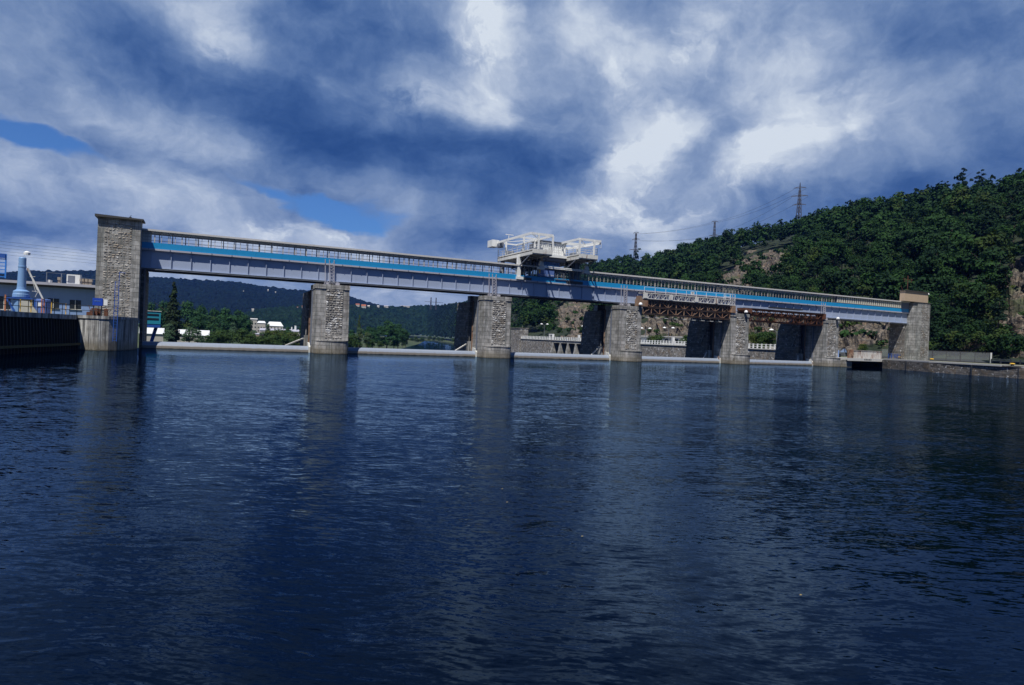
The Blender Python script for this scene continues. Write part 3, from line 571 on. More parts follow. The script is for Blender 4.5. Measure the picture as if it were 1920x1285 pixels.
# ================================================================ BRIDGE
XE = 137.5; XB = -9.6; YB = 95.4
br = thing('dam_bridge', 'long grey steel girder bridge with bright blue stripe and glazed gallery along the dam', 'bridge', (65, YG, 9.7))
m = MB()
m.box(XB, XE, YG, YG+.06, 9.8, 11.85); m.box(XB, XE, YG-.22, YG+.3, 9.72, 9.80); m.box(XB, XE, YG-.2, YG+.3, 11.80, 11.86)
for i in range(67):
    x = XB+1.1+i*2.182
    m.box(x-.035, x+.035, YG-.17, YG, 9.8, 11.80)
m.build('front_girder', GIRD, br)
m = MB(); m.box(XB, XE, YB, YB+.06, 9.8, 11.85); m.box(XB, XE, YB-.2, YB+.28, 9.72, 9.80)
for i in range(33): x = XB+2.2+i*4.364; m.box(x-.1, x+.1, YG+.07, YB-.01, 9.95, 10.4)
for yy in (91, 92.5, 94): m.box(XB, XE, yy-.1, yy+.1, 10.4, 10.75)
m.build('rear_girder', GREYST, br)
m = MB(); m.box(XB, XE, YG-.42, YB+.35, 11.87, 12.08); m.build('deck_ledge', GIRD_L, br)
m = MB(); m.box(XB, XE, YG-.3, YG-.22, 12.09, 12.82); m.build('blue_fascia', BLUEP, br)
m = MB(); m.box(XB, XE, YG-.2, YB+.2, 12.1, 12.3); m.box(XB, XE, YB+.1, YB+.2, 12.3, 12.8); m.build('gallery_floor', GREYST, br)
m = MB(); m.box(XB, XE, YG-.5, YB-3.0, 14.24, 14.34); m.box(XB, XE, YG-.62, YG-.5, 14.16, 14.38); m.box(XB, XE, YB-3., YB-2.88, 14.16, 14.36); m.build('roof', ROOFM, br)
XL = 114.5; YR = YB-3.2
m = MB(); m2 = MB(); x = XB+.7; i = 0
while x < XL:
    w_ = .06 if i % 4 else .11
    m.box(x-w_/2, x+w_/2, YG-.33, YG-.25, 12.83, 14.2)
    if i % 4 == 2 and random.random() < .5: m.box(x+.12, x+.2, YG-.33, YG-.26, 12.83, 14.2)
    if i % 2 == 0: m2.box(x-.05+.3, x+.05+.3, YR, YR+.08, 12.3, 14.2)
    x += .735; i += 1
m.build('front_mullions', POSTM, br); m2.build_split('rear_post', GREYST, br)
m = MB()
for z in (13.12, 13.5, 13.86): m.box(XB, XL, YG-.30, YG-.27, z-.014, z+.014)
for z in (12.9, 13.4, ): m.box(XB, XL, YR-.02, YR+.02, z-.02, z+.02)
m.build('glazing_bars', GREYST, br)
for (a, b) in ((45, XL),):
    m = MB(); n = int((b-a)/2.94)
    for i in range(n): m.add([(a+i*2.94+.04, YG-.285, 12.85), (a+i*2.94+2.9, YG-.285, 12.85), (a+i*2.94+2.9, YG-.285, 14.15), (a+i*2.94+.04, YG-.285, 14.15)], [(0, 1, 2, 3)])
    m.build('glass_panes', GLASS, br, fix=False)
m = MB()
x = XL+.2
while x < 134.8: m.box(x, x+.36, YG-.36, YG-.22, 12.92, 14.12); x += .66
m.build_split('cream_slat', CREAM, br)
m = MB(); m.box(XL, 135, YG-.15, YG-.05, 12.8, 14.2); m.box(134.9, XE, YG-.34, YG-.2, 12.83, 14.24); m.build('slat_backing', GREYST, br, 'grey closed panel at the right end')
# darker closed boxes inside the gallery (cable cabinets)
m = MB(); m.box(XB, XB+3.2, YG-.2, YG+1.4, 12.83, 14.2); m.build('end_door', WHITER, br)
for xx in (64.3, 84.6): 
    m = MB(); m.box(xx, xx+1.0, YR-.6, YR-.2, 12.3, 13.9); m.build('cabinet', GREYST, br)
m = MB()
for i in range(60):
    x = XB+3+i*2.3; m.box(x, x+.07, YG-.48, YG-.42, 11.9, 12.1)
m.tube((XB, YG-.5, 9.55), (XE, YG-.5, 9.55), .035); m.build('service_pipe', GREYST, br)
# floodlights on the pier tops
for k, (xx, lab) in enumerate([(65.2, 'white floodlight at the left end of the truss with white walkway'), (88.6, 'white floodlight at the left end of the dark red truss'), (112.9, 'small white floodlight under the girder above the fifth pier')]):
    f = thing('floodlight', lab, 'floodlight', (xx-.6, YF-.25, 9.3), 'floodlights on the pier tops')
    q = MB(); q.tube((xx-.6, YF-.1, 9.15), (xx-.6, YF-.1, 9.6), .06); q.build('bracket', GREYST, f)
    q = MB(); q.lathe((xx-.6, YF-.35, 9.45), [(.08, .35), (.25, .25), (.34, 0), (.30, -.14)]); q.build('lamp_head', LAMPW, f, smooth=True)
# ================================================================ TOWERS
t = thing('left_tower', 'tall square stone tower with flat dark roof at the bridge left end', 'tower', (-9.45, 90, 3.7))
m = MB(); m.hexa([(-11.62, YF, 3.4), (-7.28, YF, 3.4), (-7.28, 89.05, 3.4), (-11.62, 89.05, 3.4), (-11.58, YF, 15.0), (-7.3, YF, 15.0), (-7.3, 89.05, 15.0), (-11.58, 89.05, 15.0)]); m.box(-11.6, -7.3, 89.06, 96, 3.4, 9.6); m.build('body', CONC2, t)
m = MB(); blocks(m, -10.95, -8.12, 3.75, 14.7, YF+.02, 38, 7, .05); m.build('stone_facing', STONE2, t)
m = MB(); m.add([(-11.85, YF-.45, 15.0), (-7.02, YF-.45, 15.0), (-7.02, 89.3, 15.0), (-11.85, 89.3, 15.0), (-11.85, YF-.45, 15.28), (-7.02, YF-.45, 15.18), (-7.02, 89.3, 15.18), (-11.85, 89.3, 15.28)], [(0, 3, 2, 1), (4, 5, 6, 7), (0, 1, 5, 4), (1, 2, 6, 5), (2, 3, 7, 6), (3, 0, 4, 7)]); m.build('roof_slab', BITUM, t)
m = MB(); m.box(-8.5, -8.3, YF+.3, YF+.5, 15.2, 15.4); m.bar((-8.6, YF+.2, 15.2), (-8.35, YF+.4, 15.6), .04); m.build('roof_fitting', DARKST, t)
m = MB()
for i in range(4): m.box(-6.95+i*.01, -6.9+i*.01, YF+2.2+i*.5, YF+2.35+i*.5, -.5, 9.6)
m.build('guide_rails', GREYST, t)
m = MB(); m.box(-7.27, -6.9, YF+2.4, 95.5, -9, 9.6); m.build('side_wall', ASHLAR, t)
t = thing('right_tower', 'square grey stone tower with tan hut on top at the bridge right end', 'tower', (140, 90, 2))
m = MB(); m.hexa([(137.15, YF, 1.5), (141.95, YF, 1.5), (141.95, 93, 1.5), (137.15, 93, 1.5), (137.65, YF, 14.15), (141.9, YF, 14.15), (141.9, 93, 14.15), (137.65, 93, 14.15)]); m.build('body', CONC2, t)
m = MB(); blocks(m, 139.0, 141.7, 2.3, 14.0, YF+.02, 32, 6, .05); m.build('stone_facing', ASHLAR, t)
m = MB(); m.box(136.6, 137.1, YF+2.2, 92.6, 1.5, 9.6); m.build('side_face', ASHLAR, t)
m = MB(); m.box(134.3, 142.2, YF+.75, 89.0, 14.42, 16.6); m.build('hut', TAN, t)
m = MB(); m.box(134.1, 142.4, YF+.5, 89.2, 16.603, 16.72); m.box(137.4, 142.05, YF-.1, 92, 14.16, 14.3); m.build('hut_roof', BITUM, t)
m = MB(); m.bar((136.6, 88.9, 16.7), (136.6, 88.9, 20.0), .1); m.bar((135.0, 88.9, 19.2), (138.3, 88.9, 19.2), .08); m.bar((135.4, 88.9, 18.8), (137.8, 88.9, 18.8), .05); m.bar((135.4, 88.9, 19.5), (135.4, 88.9, 18.6), .05); m.bar((137.8, 88.9, 19.5), (137.8, 88.9, 18.6), .05); m.bar((135.0, 88.9, 16.7), (134.4, 88.9, 17.7), .08); m.build('antenna', RUST, t)
m = MB(); m.lathe((142.9, YF+1.2, 16.35), [(.03, .3), (.28, 0), (.24, -.06)], 12); m.bar((142.3, YF+1.2, 16.75), (142.9, YF+1.2, 16.62), .06); m.build('lamp', LAMPW, t)
# ================================================================ GANTRY CRANE ON THE BRIDGE
def rail(mb, pts, h=1.05, t=.05, rails=(.5, 1.0), step=1.6):
    for a, b in zip(pts[:-1], pts[1:]):
        a = np.array(a, float); b = np.array(b, float); n = max(1, int(np.linalg.norm(b-a)/step))
        for k in range(n+1): p = a+(b-a)*k/n; mb.bar(p, p+np.array([0, 0, h]), t)
        for r in rails: mb.bar(a+np.array([0, 0, h*r]), b+np.array([0, 0, h*r]), t)
cr_ = thing('gantry_crane', 'white gantry crane with open steel frames and corrugated cabin standing on the bridge', 'crane', (48.5, 90, 12.1))
for (x, y, lab) in ((43.05, YG-.35, 'tall white front leg'), (53.4, YG-.05, None), (43.5, 96.0, None), (53.4, 96.0, None)):
    m = MB(); m.box(x-.28, x+.28, y-.2, y+.25, 12.3, 15.7); m.box(x-.4, x+.75, y-.3, y+.3, 12.12, 12.55)
    for k in range(4): m.bar((x-.28, y, 12.6+k*.75), (x+.28, y, 13.3+k*.75), .08)
    m.build('leg', WHITEP if x < 50 and y < 95 else GREYST, cr_, lab)
for (x0_, x1_) in ((42.4, 45.4), (52.2, 54.2)):
    m = MB(); z0 = 12.5
    for yy in (YG, YG+2.4):
        for k in range(4):
            a = x0_+.6+(x1_-x0_-.8)*(k % 2); b = x0_+.6+(x1_-x0_-.8)*((k+1) % 2)
            m.bar((a, yy, z0+.8*k), (b, yy, z0+.8*(k+1)), .12); m.bar((x0_+.6, yy, z0+.8*k), (x1_-.2, yy, z0+.8*k), .1)
        m.bar((x1_-.2, yy, z0), (x1_-.2, yy, 15.8), .22)
    for k in range(5): m.box(x0_+.9+.35*k, x0_+1.05+.35*k, YG+.6+.3*k, YG+.9+.3*k, 12.6, 15.6)
    for k in range(3): m.tube((x0_+1.3, YG+.8, 13.3+.8*k), (x0_+2.2, YG+1.3, 13.3+.8*k), .3)
    m.build('machinery_frame', GREYST, cr_)
m = MB(); rr = random.Random(3)
for k in range(46):
    x = rr.choice([rr.uniform(43.4, 46.6), rr.uniform(51.3, 54.0)]); y = rr.uniform(89.2, 92.5); z = rr.uniform(12.6, 15.3)
    if k % 3: m.bar((x, y, z), (x+rr.uniform(-.9, .9), y+rr.uniform(-.5, .5), z+rr.uniform(-.5, .6)), rr.uniform(.06, .2))
    else: m.box(x, x+rr.uniform(.2, .7), y, y+.4, z, z+rr.uniform(.15, .5))
for x in (44.2, 46.0, 51.5): m.tube((x, 89.1, 12.5), (x, 89.1, 15.6), .09)
m.build_split('machinery_piece', DARKST, cr_)
# lower bogies
m = MB(); m.box(42.9, 45.3, YG-.45, YG+.3, 12.12, 12.5); m.box(51.6, 54.6, YG-.45, YG+.3, 12.12, 12.55); m.box(45.3, 51.6, YG-.1, YG+.3, 12.6, 12.95)
for x in (43.3, 44.7, 52.1, 54.0): m.tube((x, YG-.4, 12.2), (x, YG-.2, 12.2), .24, n=14)
m.build_split('bogie_piece', DARKST, cr_)
# platform
m = MB()
for (a, b) in ((43.0, 46.35), (51.0, 54.4)):
    m.box(a, b, 84.5, 97, 16.02, 16.15)
    for x in (a, b-.16): m.box(x, x+.16, 84.5, 97, 15.55, 16.35)
    for y in np.arange(84.5, 97, 1.55): m.box(a+.16, b-.16, y, y+.12, 15.6, 16.0)
    m.box(a, b, 84.38, 84.5, 15.75, 16.35)
m.build('side_platform', WHITER, cr_)
m = MB(); m.box(46.36, 50.98, 88.2, 97, 15.95, 16.2)
for y in np.arange(88.4, 97, 1.4): m.box(46.36, 50.98, y, y+.18, 15.4, 15.94)
m.hexa([(46.36, 88.8, 15.1), (50.98, 88.8, 15.1), (50.98, 95, 15.1), (46.36, 95, 15.1), (46.36, 88.25, 15.39), (50.98, 88.25, 15.39), (50.98, 96.5, 15.39), (46.36, 96.5, 15.39)]); m.build('centre_platform', GREYST, cr_)
m = MB(); m.box(46.37, 50.97, 88.05, 88.2, 15.9, 16.3); m.build('platform_edge', WHITEP, cr_)
m = MB()   # diagonal knee braces under the platforms
for x in (43.1, 46.2, 51.1, 54.2): m.bar((x, 84.9, 15.7), (x, YG, 14.0), .14); m.bar((x, 96.9, 15.7), (x, 95.5, 13.8), .14)
for y in (86, 87.4): m.bar((43.1, y, 15.5), (46.2, y+1.2, 15.3), .1); m.bar((51.1, y, 15.5), (54.2, y+1.2, 15.3), .1)
m.build_split('knee_brace', GREYST, cr_)
m = MB(); rail(m, [(43.1, 97, 16.35), (43.1, 84.55, 16.35), (46.25, 84.55, 16.35), (46.25, 88.2, 16.35), (51.1, 88.2, 16.35), (51.1, 84.55, 16.35), (54.3, 84.55, 16.35), (54.3, 97, 16.35)], 1.1, .05, (.33, .66, 1)); m.build('handrail', WHITER, cr_)
def frame(x0_, x1_, z, yb, posts):
    m = MB(); w_ = .2
    m.bar((x0_, 84.5, z), (x1_, 84.5, z), .16, .34); m.bar((x0_, 84.5, z), (x0_, yb, z), .16, .34); m.bar((x1_, 84.5, z), (x1_, yb, z), .16, .30); m.bar((x0_, 89, z), (x1_, 89, z), .14, .22); m.bar((x0_, yb-.5, z), (x1_, yb-.5, z), .14, .22)
    for (x, y) in posts: m.bar((x, y, 16.3), (x, y, z), .24)
    m.bar((x0_, 84.5, z), (x1_, 89, z), .09); m.bar((x1_, 89, z), (x0_, yb-.5, z), .09)
    return m
frame(42.7, 46.4, 18.6, 97.3, [(43.3, 88), (43.3, 94.5), (44.0, 84.5), (46.4, 84.5), (46.2, 90)]).build('runway_frame', WHITEP, cr_)
frame(51.0, 54.9, 18.6, 91, [(51.1, 84.5), (53.7, 84.5), (54.0, 90)]).build('runway_frame', WHITEP, cr_)
m = MB(); m.bar((51.6, 89.5, 17.6), (55.0, 84.6, 18.3), .14, .26); m.bar((51.6, 90.5, 17.9), (55.0, 86, 18.3), .1, .2); m.tube((54.9, 84.4, 18.3), (54.9, 84.4, 17.6), .03); m.tube((54.6, 84.4, 17.7), (54.9, 84.4, 17.5), .03); m.build('hoist_beam', WHITEP, cr_)
wi = MB(); wi.box(41.7, 42.9, 96.4, 98.4, 17.9, 19.0); o = wi.build('winch_housing', WHITEP, cr_)
q = MB(); q.tube((43.0, 96.0, 18.0), (42.5, 96.0, 18.0), .38, n=16); q.box(42.9, 43.3, 95.3, 96.2, 17.7, 18.5); q.build('winch_drum', GREYST, o)
q = MB(); q.tube((42.4, 95.6, 18.0), (42.4, 95.6, 14.9), .02); q.box(42.33, 42.47, 95.5, 95.7, 14.5, 15.0); q.build('hook', DARKST, o)
m = MB(); m.box(43.6, 44.6, 94.0, 95.3, 16.35, 17.1); m.tube((44.2, 90.5, 16.7), (45.2, 90.5, 16.7), .35); m.box(44.6, 45.6, 86.1, 87.4, 16.16, 16.9); m.box(52.0, 53.4, 88, 89, 16.2, 16.9); m.build('deck_machinery', GREYST, cr_)
m = MB(); m.bar((42.8, 92.5, 18.7), (42.8, 92.5, 19.4), .07); m.bar((42.2, 92.5, 19.4), (43.6, 92.5, 19.4), .1); m.build('lamp_bar', WHITEP, cr_)
# corrugated shed
m = MB(); n = 26
for side in (0, 1):
    y0_ = 90.0 if side == 0 else 94.0; vs = []; fs = []
    for i in range(n+1):
        x = 47.3+4.5*i/n; y = y0_+(.16 if i % 2 else 0); vs += [(x, y, 16.25), (x, y, 18.55)]
    for i in range(n): fs.append((2*i, 2*i+2, 2*i+3, 2*i+1))
    m.add(vs, fs)
m.build_split('corrugated_wall', WHITEP, cr_)
m = MB(); m.box(47.25, 47.3, 90, 94, 16.25, 18.5); m.box(51.8, 51.86, 90, 94, 16.25, 18.5); m.build_split('end_wall', GREYST, cr_)
m = MB(); m.add([(47.1, 89.8, 18.6), (52.0, 89.8, 18.6), (52.0, 94.2, 18.8), (47.1, 94.2, 18.8), (47.1, 89.8, 18.7), (52.0, 89.8, 18.7), (52.0, 94.2, 18.9), (47.1, 94.2, 18.9)], [(0, 3, 2, 1), (4, 5, 6, 7), (0, 1, 5, 4), (1, 2, 6, 5), (2, 3, 7, 6), (3, 0, 4, 7)]); m.build('shed_roof', GREYST, cr_)
# cab and blue cabinet
m = MB(); m.box(46.6, 50.0, 88.6, 91.5, 14.2, 15.38); cab = m.build('operator_cab', NAVY, cr_)
for i in range(4): q = MB(); q.box(46.72+i*.8, 47.42+i*.8, 88.55, 88.597, 14.42, 15.2); q.build('cab_window', mat('blue_glass', (.03, .09, .22), .1), cab)
m = MB(); m.box(46.4, 49.2, 88.75, 89.2, 12.9, 14.0); bx = m.build('equipment_cabinet', NAVY, cr_)
q = MB(); x = 46.72; rs = random.Random(5)
while x < 49.1:
    w_ = rs.uniform(.05, .11)
    if rs.random() < .82:
        q.box(x, x+.03, 88.72, 88.745, 13.06, 13.2)
        if rs.random() < .7: q.box(x, x+w_, 88.72, 88.745, 13.17 if rs.random() < .5 else 13.06, 13.2 if rs.random() < .5 else 13.1)
    x += w_+.035
q.build('white_lettering', WHITEP, bx)
m = MB(); m.bar((45.6, 87, 14.25), (54.4, 87, 14.2), .14, .12); m.bar((45.6, 87, 14.02), (54.4, 87, 13.98), .14, .08)
for i in range(18): a = 45.7+i*.48; m.bar((a, 87, 14.02 if i % 2 else 14.22), (a+.48, 87, 14.22 if i % 2 else 14.02), .05)
lb = m.build('lifting_beam', WHITEP, cr_)
for x in (45.9, 54.0):
    q = MB(); q.box(x-.55, x+.55, 86.7, 87.3, 13.7, 14.1); q.hexa([(x-.4, 86.75, 14.3), (x+.4, 86.75, 14.3), (x+.4, 87.25, 14.3), (x-.4, 87.25, 14.3), (x-.22, 86.8, 15.0), (x+.22, 86.8, 15.0), (x+.22, 87.2, 15.0), (x-.22, 87.2, 15.0)]); q.build('end_block', WHITER, lb)
    q = MB(); q.tube((x, 87, 15.0), (x, 87, 15.9), .025); q.tube((x+.2, 87, 15.0), (x+.2, 87, 15.9), .025); q.tube((x-.2, 87, 13.7), (x-.2, 87, 13.1), .12); q.build('hanger', YEL if x < 50 else DARKST, lb)
for x in (49.9, 50.9, 52.3): m = MB(); m.box(x, x+.1, 88.9, 89.0, 12.5, 14.0); m.box(x, x+.8, 88.9, 89.0, 13.9, 14.0); m.build('support_post', GREYST, cr_)
m = MB(); m.box(49.5, 52.8, 88.85, 89.05, 12.55, 12.66); rail(m, [(49.5, 88.9, 12.66), (52.8, 88.9, 12.66)], 1.0, .04); m.build('service_walkway', GREYST, cr_)
# ================================================================ HANGING TRUSSES (stop-log girders)
def truss(name, label, x0_, x1_, zt, zb, mt, mt2, levels, step):
    t = thing(name, label, 'truss', (x0_, 87.3, zb), 'rusty steel trusses hung below the bridge')
    zs = [zb+(zt-zb)*k/levels for k in range(levels+1)]; y0_, y1_ = 87.25, 88.75
    for k, z in enumerate(zs):
        m = MB(); xx0 = x0_ if z > 9.2 else max(x0_, x0_+.1); xx1 = x1_ if z > 9.2 else x1_
        for y in (y0_, y1_): m.box(xx0, xx1, y-.12, y+.12, z-.11, z+.11); m.box(xx0, xx1, y-.2, y+.2, z+.11, z+.13)
        n = int((xx1-xx0)/step)
        for i in range(n+1): a = xx0+(xx1-xx0)*i/n; m.box(a-.05, a+.05, y0_+.12, y1_-.12, z-.08, z+.08)
        m.build('chord', mt, t)
    for k in range(levels):
        n = int((x1_-x0_)/step); a, b = zs[k], zs[k+1]
        for y in (y0_, y1_):
            m = MB()
            for i in range(n+1):
                x = x0_+(x1_-x0_)*i/n
                m.bar((x, y, a), (x, y, b), .12)
                if i < n:
                    x2 = x0_+(x1_-x0_)*(i+1)/n; p, q = ((x, b), (x2, a)) if (i+k) % 2 else ((x, a), (x2, b))
                    m.bar((p[0], y, p[1]), (q[0], y, q[1]), .08)
                    if random.random() < .5: m.bar((x+.2, y-.05, a+.1), (x+random.uniform(.3, .8), y-.05, a+random.uniform(.3, .7)), .05)
            m.build('web_panel', mt2, t)
    return t, zs
ta, zs = truss('stoplog_truss', 'longer rusty and peeling stop-log truss with white lattice walkway on top', 65.5, 84.6, 10.3, 8.0, RUST2, RUST2, 2, 1.6)
m = MB(); z0, z1 = 10.5, 11.5
for y in (86.95, 88.2):
    m.box(65.2, 85.5, y-.06, y+.06, z0, z0+.10); m.box(65.2, 85.5, y-.06, y+.06, z1-.10, z1)
    for i in range(25 if y < 87 else 0):
        a = 65.25+i*.81; b = a+.81
        m.bar((a, y, z0), (a, y, z1), .06); m.bar((a, y, z0 if i % 2 else z1), (b, y, z1 if i % 2 else z0), .055)
for a in (65.3, 70.6, 76.2, 80.6): m.box(a, a+.75, 86.85, 86.95, z0+.1, z1-.05)
m.box(65.2, 85.5, 87.02, 88.13, z1-.1, z1-.06); wk = m.build('lattice_walkway', WHITER, ta, 'white lattice walkway')
m = MB(); rail(m, [(65.4, 86.95, z1), (85.4, 86.95, z1)], .95, .05, (1.,), 2.2); rail(m, [(83.9, 88.1, z1), (85.4, 88.1, z1)], 1.1, .06, (.5, 1.)); m.build('handrail', WHITEP, wk)
m = MB(); m.box(65.0, 66.3, 87.0, 88.9, 9.2, 10.45); m.box(64.5, 65.1, 87.1, 87.9, 9.25, 10.9); m.hexa([(84.6, 86.9, 9.2), (85.7, 86.9, 9.2), (85.7, 88.9, 9.2), (84.6, 88.9, 9.2), (84.9, 86.9, 10.45), (85.6, 86.9, 10.45), (85.6, 88.9, 10.45), (84.9, 88.9, 10.45)]); m.build('end_block', RUST2, ta, 'orange rusty end block')
m = MB(); m.box(65.6, 84.6, 88.0, 88.06, 8.2, 10.4)
for i in range(30): a = 65.8+i*.62; m.bar((a, 87.1, 10.3), (a+.12, 87.1, 9.55+random.random()*.3), .05)
m.build('hanging_plates', DARKST, ta)
m = MB()
for i in range(9): a = 66.2+i*2.0; m.bar((a, 87.6, 8.0), (a+.35, 87.6, 7.45), .10); m.box(a-.1, a+.6, 87.2, 88.6, 7.4, 7.48)
m.build_split('bottom_bracket', WHITER, ta)
sg = MB(); sg.box(75.2, 75.95, 86.86, 86.9, 11.75, 12.3); so_ = sg.build('notice_board', WHITEP); tag(so_, 'small square white notice board on the white lattice walkway handrail', 'sign')
q = MB(); q.box(75.35, 75.8, 86.845, 86.857, 12.16, 12.2); q.box(75.45, 75.53, 86.845, 86.857, 11.95, 12.1); q.box(75.62, 75.7, 86.845, 86.857, 11.85, 12.1); q.build('black_marks', BLACK, so_)
tb, zs = truss('stoplog_truss', 'shorter dark red rusty stop-log truss between the fourth and fifth piers', 89.4, 108.6, 10.1, 8.0, RUST, RUST, 2, 1.55)
m = MB(); m.box(87.9, 109.0, 87.1, 88.9, 10.21, 10.3); m.box(95.2, 103.1, 87.3, 88.4, 10.6, 10.85); m.build('top_plate', DARKST, tb)
m = MB(); m.hexa([(87.9, 86.9, 9.9), (89.6, 86.9, 9.2), (89.6, 88.9, 9.2), (87.9, 88.9, 9.9), (87.9, 86.9, 10.2), (89.6, 86.9, 10.2), (89.6, 88.9, 10.2), (87.9, 88.9, 10.2)]); m.box(108.6, 109.1, 86.9, 88.9, 9.2, 10.2); m.build('end_block', RUST, tb)
# ================================================================ RIGHT QUAY AND LOCK HEAD
def wallstrip(mb, pts, z0, z1, th, bat=0.):
    for a, b in zip(pts[:-1], pts[1:]):
        d = np.array(b)-np.array(a); d = d/np.linalg.norm(d); n = np.array([-d[1], d[0]])
        A = np.array(a); B = np.array(b)
        mb.hexa([(*(A-n*bat), z0), (*(B-n*bat), z0), (*(B+n*th), z0), (*(A+n*th), z0), (*A, z1), (*B, z1), (*(B+n*th), z1), (*(A+n*th), z1)])
qw = thing('stone_quay', 'long low stone quay with pale coping on the right shore', 'quay', (116, 70, 0))
m = MB(); wallstrip(m, QR[1:], -8, 1.72, .95); wallstrip(m, [(126.5, 87.3), (122.7, 84.2)], -8, 1.72, .95); m.build('quay_face', QSTONE, qw)
m = MB(); wallstrip(m, [(122.66, 84.1), (116.88, 71.55), (113.3, 58.2)], 1.724, 1.98, 1.3); m.build('coping', COPE, qw)
m = MB(); wallstrip(m, [(113.3, 58.1), (112.58, 54.6), (105.98, 25), (92, -40)], 1.724, 1.93, 1.3); m.build('coping', QSTONE, qw, 'darker stone coping at the right')
m = MB()
for (a, b) in (((119.6, 77.4), .0), ((114.7, 63.2), 0), ((112.9, 55.5), 0)):
    m.bar((a[0]-.06, a[1], -.5), (a[0]-.06, a[1], 1.7), .14)
m.build_split('fender_post', DARKST, qw)
lk = thing('boat_lock', 'low concrete slab over the dark boat lock opening between fifth pier and right quay', 'lock', (118.5, 86, 1.7))
m = MB(); m.box(113.6, 127.5, 85.3, 92, 1.45, 1.8); m.box(113.6, 127.5, 85.1, 85.3, 1.3, 1.84); m.build('slab', COPE, lk)
m = MB(); m.box(113.4, 115.4, 85.6, 97.4, -9, 1.44); m.build('side_wall', CONC, lk)
m = MB(); m.box(115.41, 127.5, 92, 92.6, -9, 1.44); m.build('lock_gate', BLACK, lk)  # black colour stands in for the shade inside the lock opening
m = MB()
for i in range(5): a = 118.4+i*.45; m.box(a, a+.22, 85.07, 85.11, 1.5, 1.75)
m.build('black_letters', BLACK, lk)
# housings on the lock head
hb = thing('machine_housing', 'white steel housing with orange rust streaks on the lock slab', 'machine housing', (121, 87, 1.8))
m = MB(); m.box(117.6, 125.4, 86.4, 88.0, 1.85, 3.35); m.box(117.5, 125.5, 86.3, 88.1, 3.35, 3.42)
for i in range(6): a = 117.7+i*1.5; m.box(a, a+.06, 86.34, 86.4, 1.9, 3.35)
m.build('housing_body', mat('rust_streaked_white', rough=.7, fn=dirty((.52, .50, .47), .8, .9, True, .2, 1.0)), hb)
m = MB(); m.box(116.1, 117.0, 86.5, 87.2, 1.8, 3.5); m.bar((115.7, 86.6, 3.45), (117.2, 86.6, 3.5), .12); m.tube((116.5, 86.3, 2.6), (116.5, 86.5, 2.6), .3); m.build('winch_stand', RUST2, hb)
bw = MB(); bw.box(113.3, 116.0, 89, 89.3, 1.85, 3.3); tag(bw.build('steel_barrier', PLAST), 'plain pale blue barrier panel beside the fifth pier', 'barrier')
fb = thing('guard_railing', 'dark blue railing at the foot of the right tower', 'railing', (129.5, 86.3, 1.9)); m = MB(); rail(m, [(127.6, 86.4, 1.98), (131.5, 86.4, 1.98), (131.5, 88.4, 1.98)], 1.0, .06, (.4, .7, 1), .8); m.build('rails', DBLUE, fb)
def bollard(x, y, z, lab):
    t = thing('bollard', lab, 'bollard', (x, y, z), 'yellow bollards on the quay'); q = MB(); q.lathe((x, y, z), [(.28, 0), (.22, .1), (.16, .2), (.16, .26)], 14); q.build('post', DARKST, t); q = MB(); q.lathe((x, y, z), [(.16, .26), (.34, .30), (.34, .38), (.2, .46)], 14); q.build('cap', YEL, t)
for (px, py, zz, lab) in ((1686, 673, 2.0, 'yellow bollard at the foot of the right tower'), (1747, 677, 2.0, 'yellow bollard on the quay just right of the tower'), (1898, 687, 1.95, 'yellow bollard at the far right beside the dark railing')):
    p = atZ(px, py, zz); bollard(p[0], p[1], zz, lab)
# mesh fence panels
F1 = atZ(1738, 674.3, 2.0); F2 = atZ(1856, 681.3, 2.0)
F1 = np.array([149.5, 103.0, 1.8]); r = ray(1856, 681.5); F2 = np.array([CAM[0]+r[0]/r[2]*(1.8-H), CAM[1]+r[1]/r[2]*(1.8-H), 1.8])
fe = thing('mesh_fence', 'tall wire mesh fence of square panels right of the tower', 'fence', F1)
m = MB(); m3 = MB()
for i in range(9):
    p = F1+(F2-F1)*i/8; m.bar(p, p+np.array([0, 0, 2.35]), .12 if i % 2 == 0 else .08)
    if i < 8:
        q = F1+(F2-F1)*(i+1)/8
        for z in (.12, 2.3): m.bar(p+np.array([0, 0, z]), q+np.array([0, 0, z]), .06)
        m3.add([p+np.array([0, 0, .15]), q+np.array([0, 0, .15]), q+np.array([0, 0, 2.27]), p+np.array([0, 0, 2.27])], [(0, 1, 2, 3)])
m.build('frames', PYL, fe); m3.build('wire_panels', MESHM, fe)
m = MB(); m.bar(F2+np.array([-.2, -.3, 0]), F2+np.array([-.2, -.3, 2.3]), .22); m.build('end_post', WHITEP, fe)
# low railing to the far right
G1 = F2+np.array([-.3, -.5, 0]); G2 = np.array([133.0, 40, 1.8])
fg = thing('guard_railing', 'low dark railing with two pale rails at the far right edge', 'railing', G1); m = MB(); m5 = MB(); L = np.linalg.norm(G2-G1); n = int(L/2.6)
for i in range(n+1): p = G1+(G2-G1)*i/n; m.bar(p, p+np.array([0, 0, 1.0]), .22)
for z, w_ in ((.97, .07), (.62, .09)): m5.bar(G1+np.array([0, 0, z]), G2+np.array([0, 0, z]), .06, w_)
m.build('posts', DARKST, fg); m5.build('rails', GREYST, fg)
gp = thing('mesh_fence', 'green mesh fence at the foot of the cliff behind the lock', 'fence', (140, 112, 1.8)); m = MB(); m3 = MB()
for i in range(14):
    x = 133+i*1.9; m.bar((x, 113+i*.2, 1.8), (x, 113+i*.2, 3.9), .1)
    if i < 13: m3.add([(x, 113+i*.2, 1.9), (x+1.9, 113.2+i*.2, 1.9), (x+1.9, 113.2+i*.2, 3.85), (x, 113+i*.2, 3.85)], [(0, 1, 2, 3)])
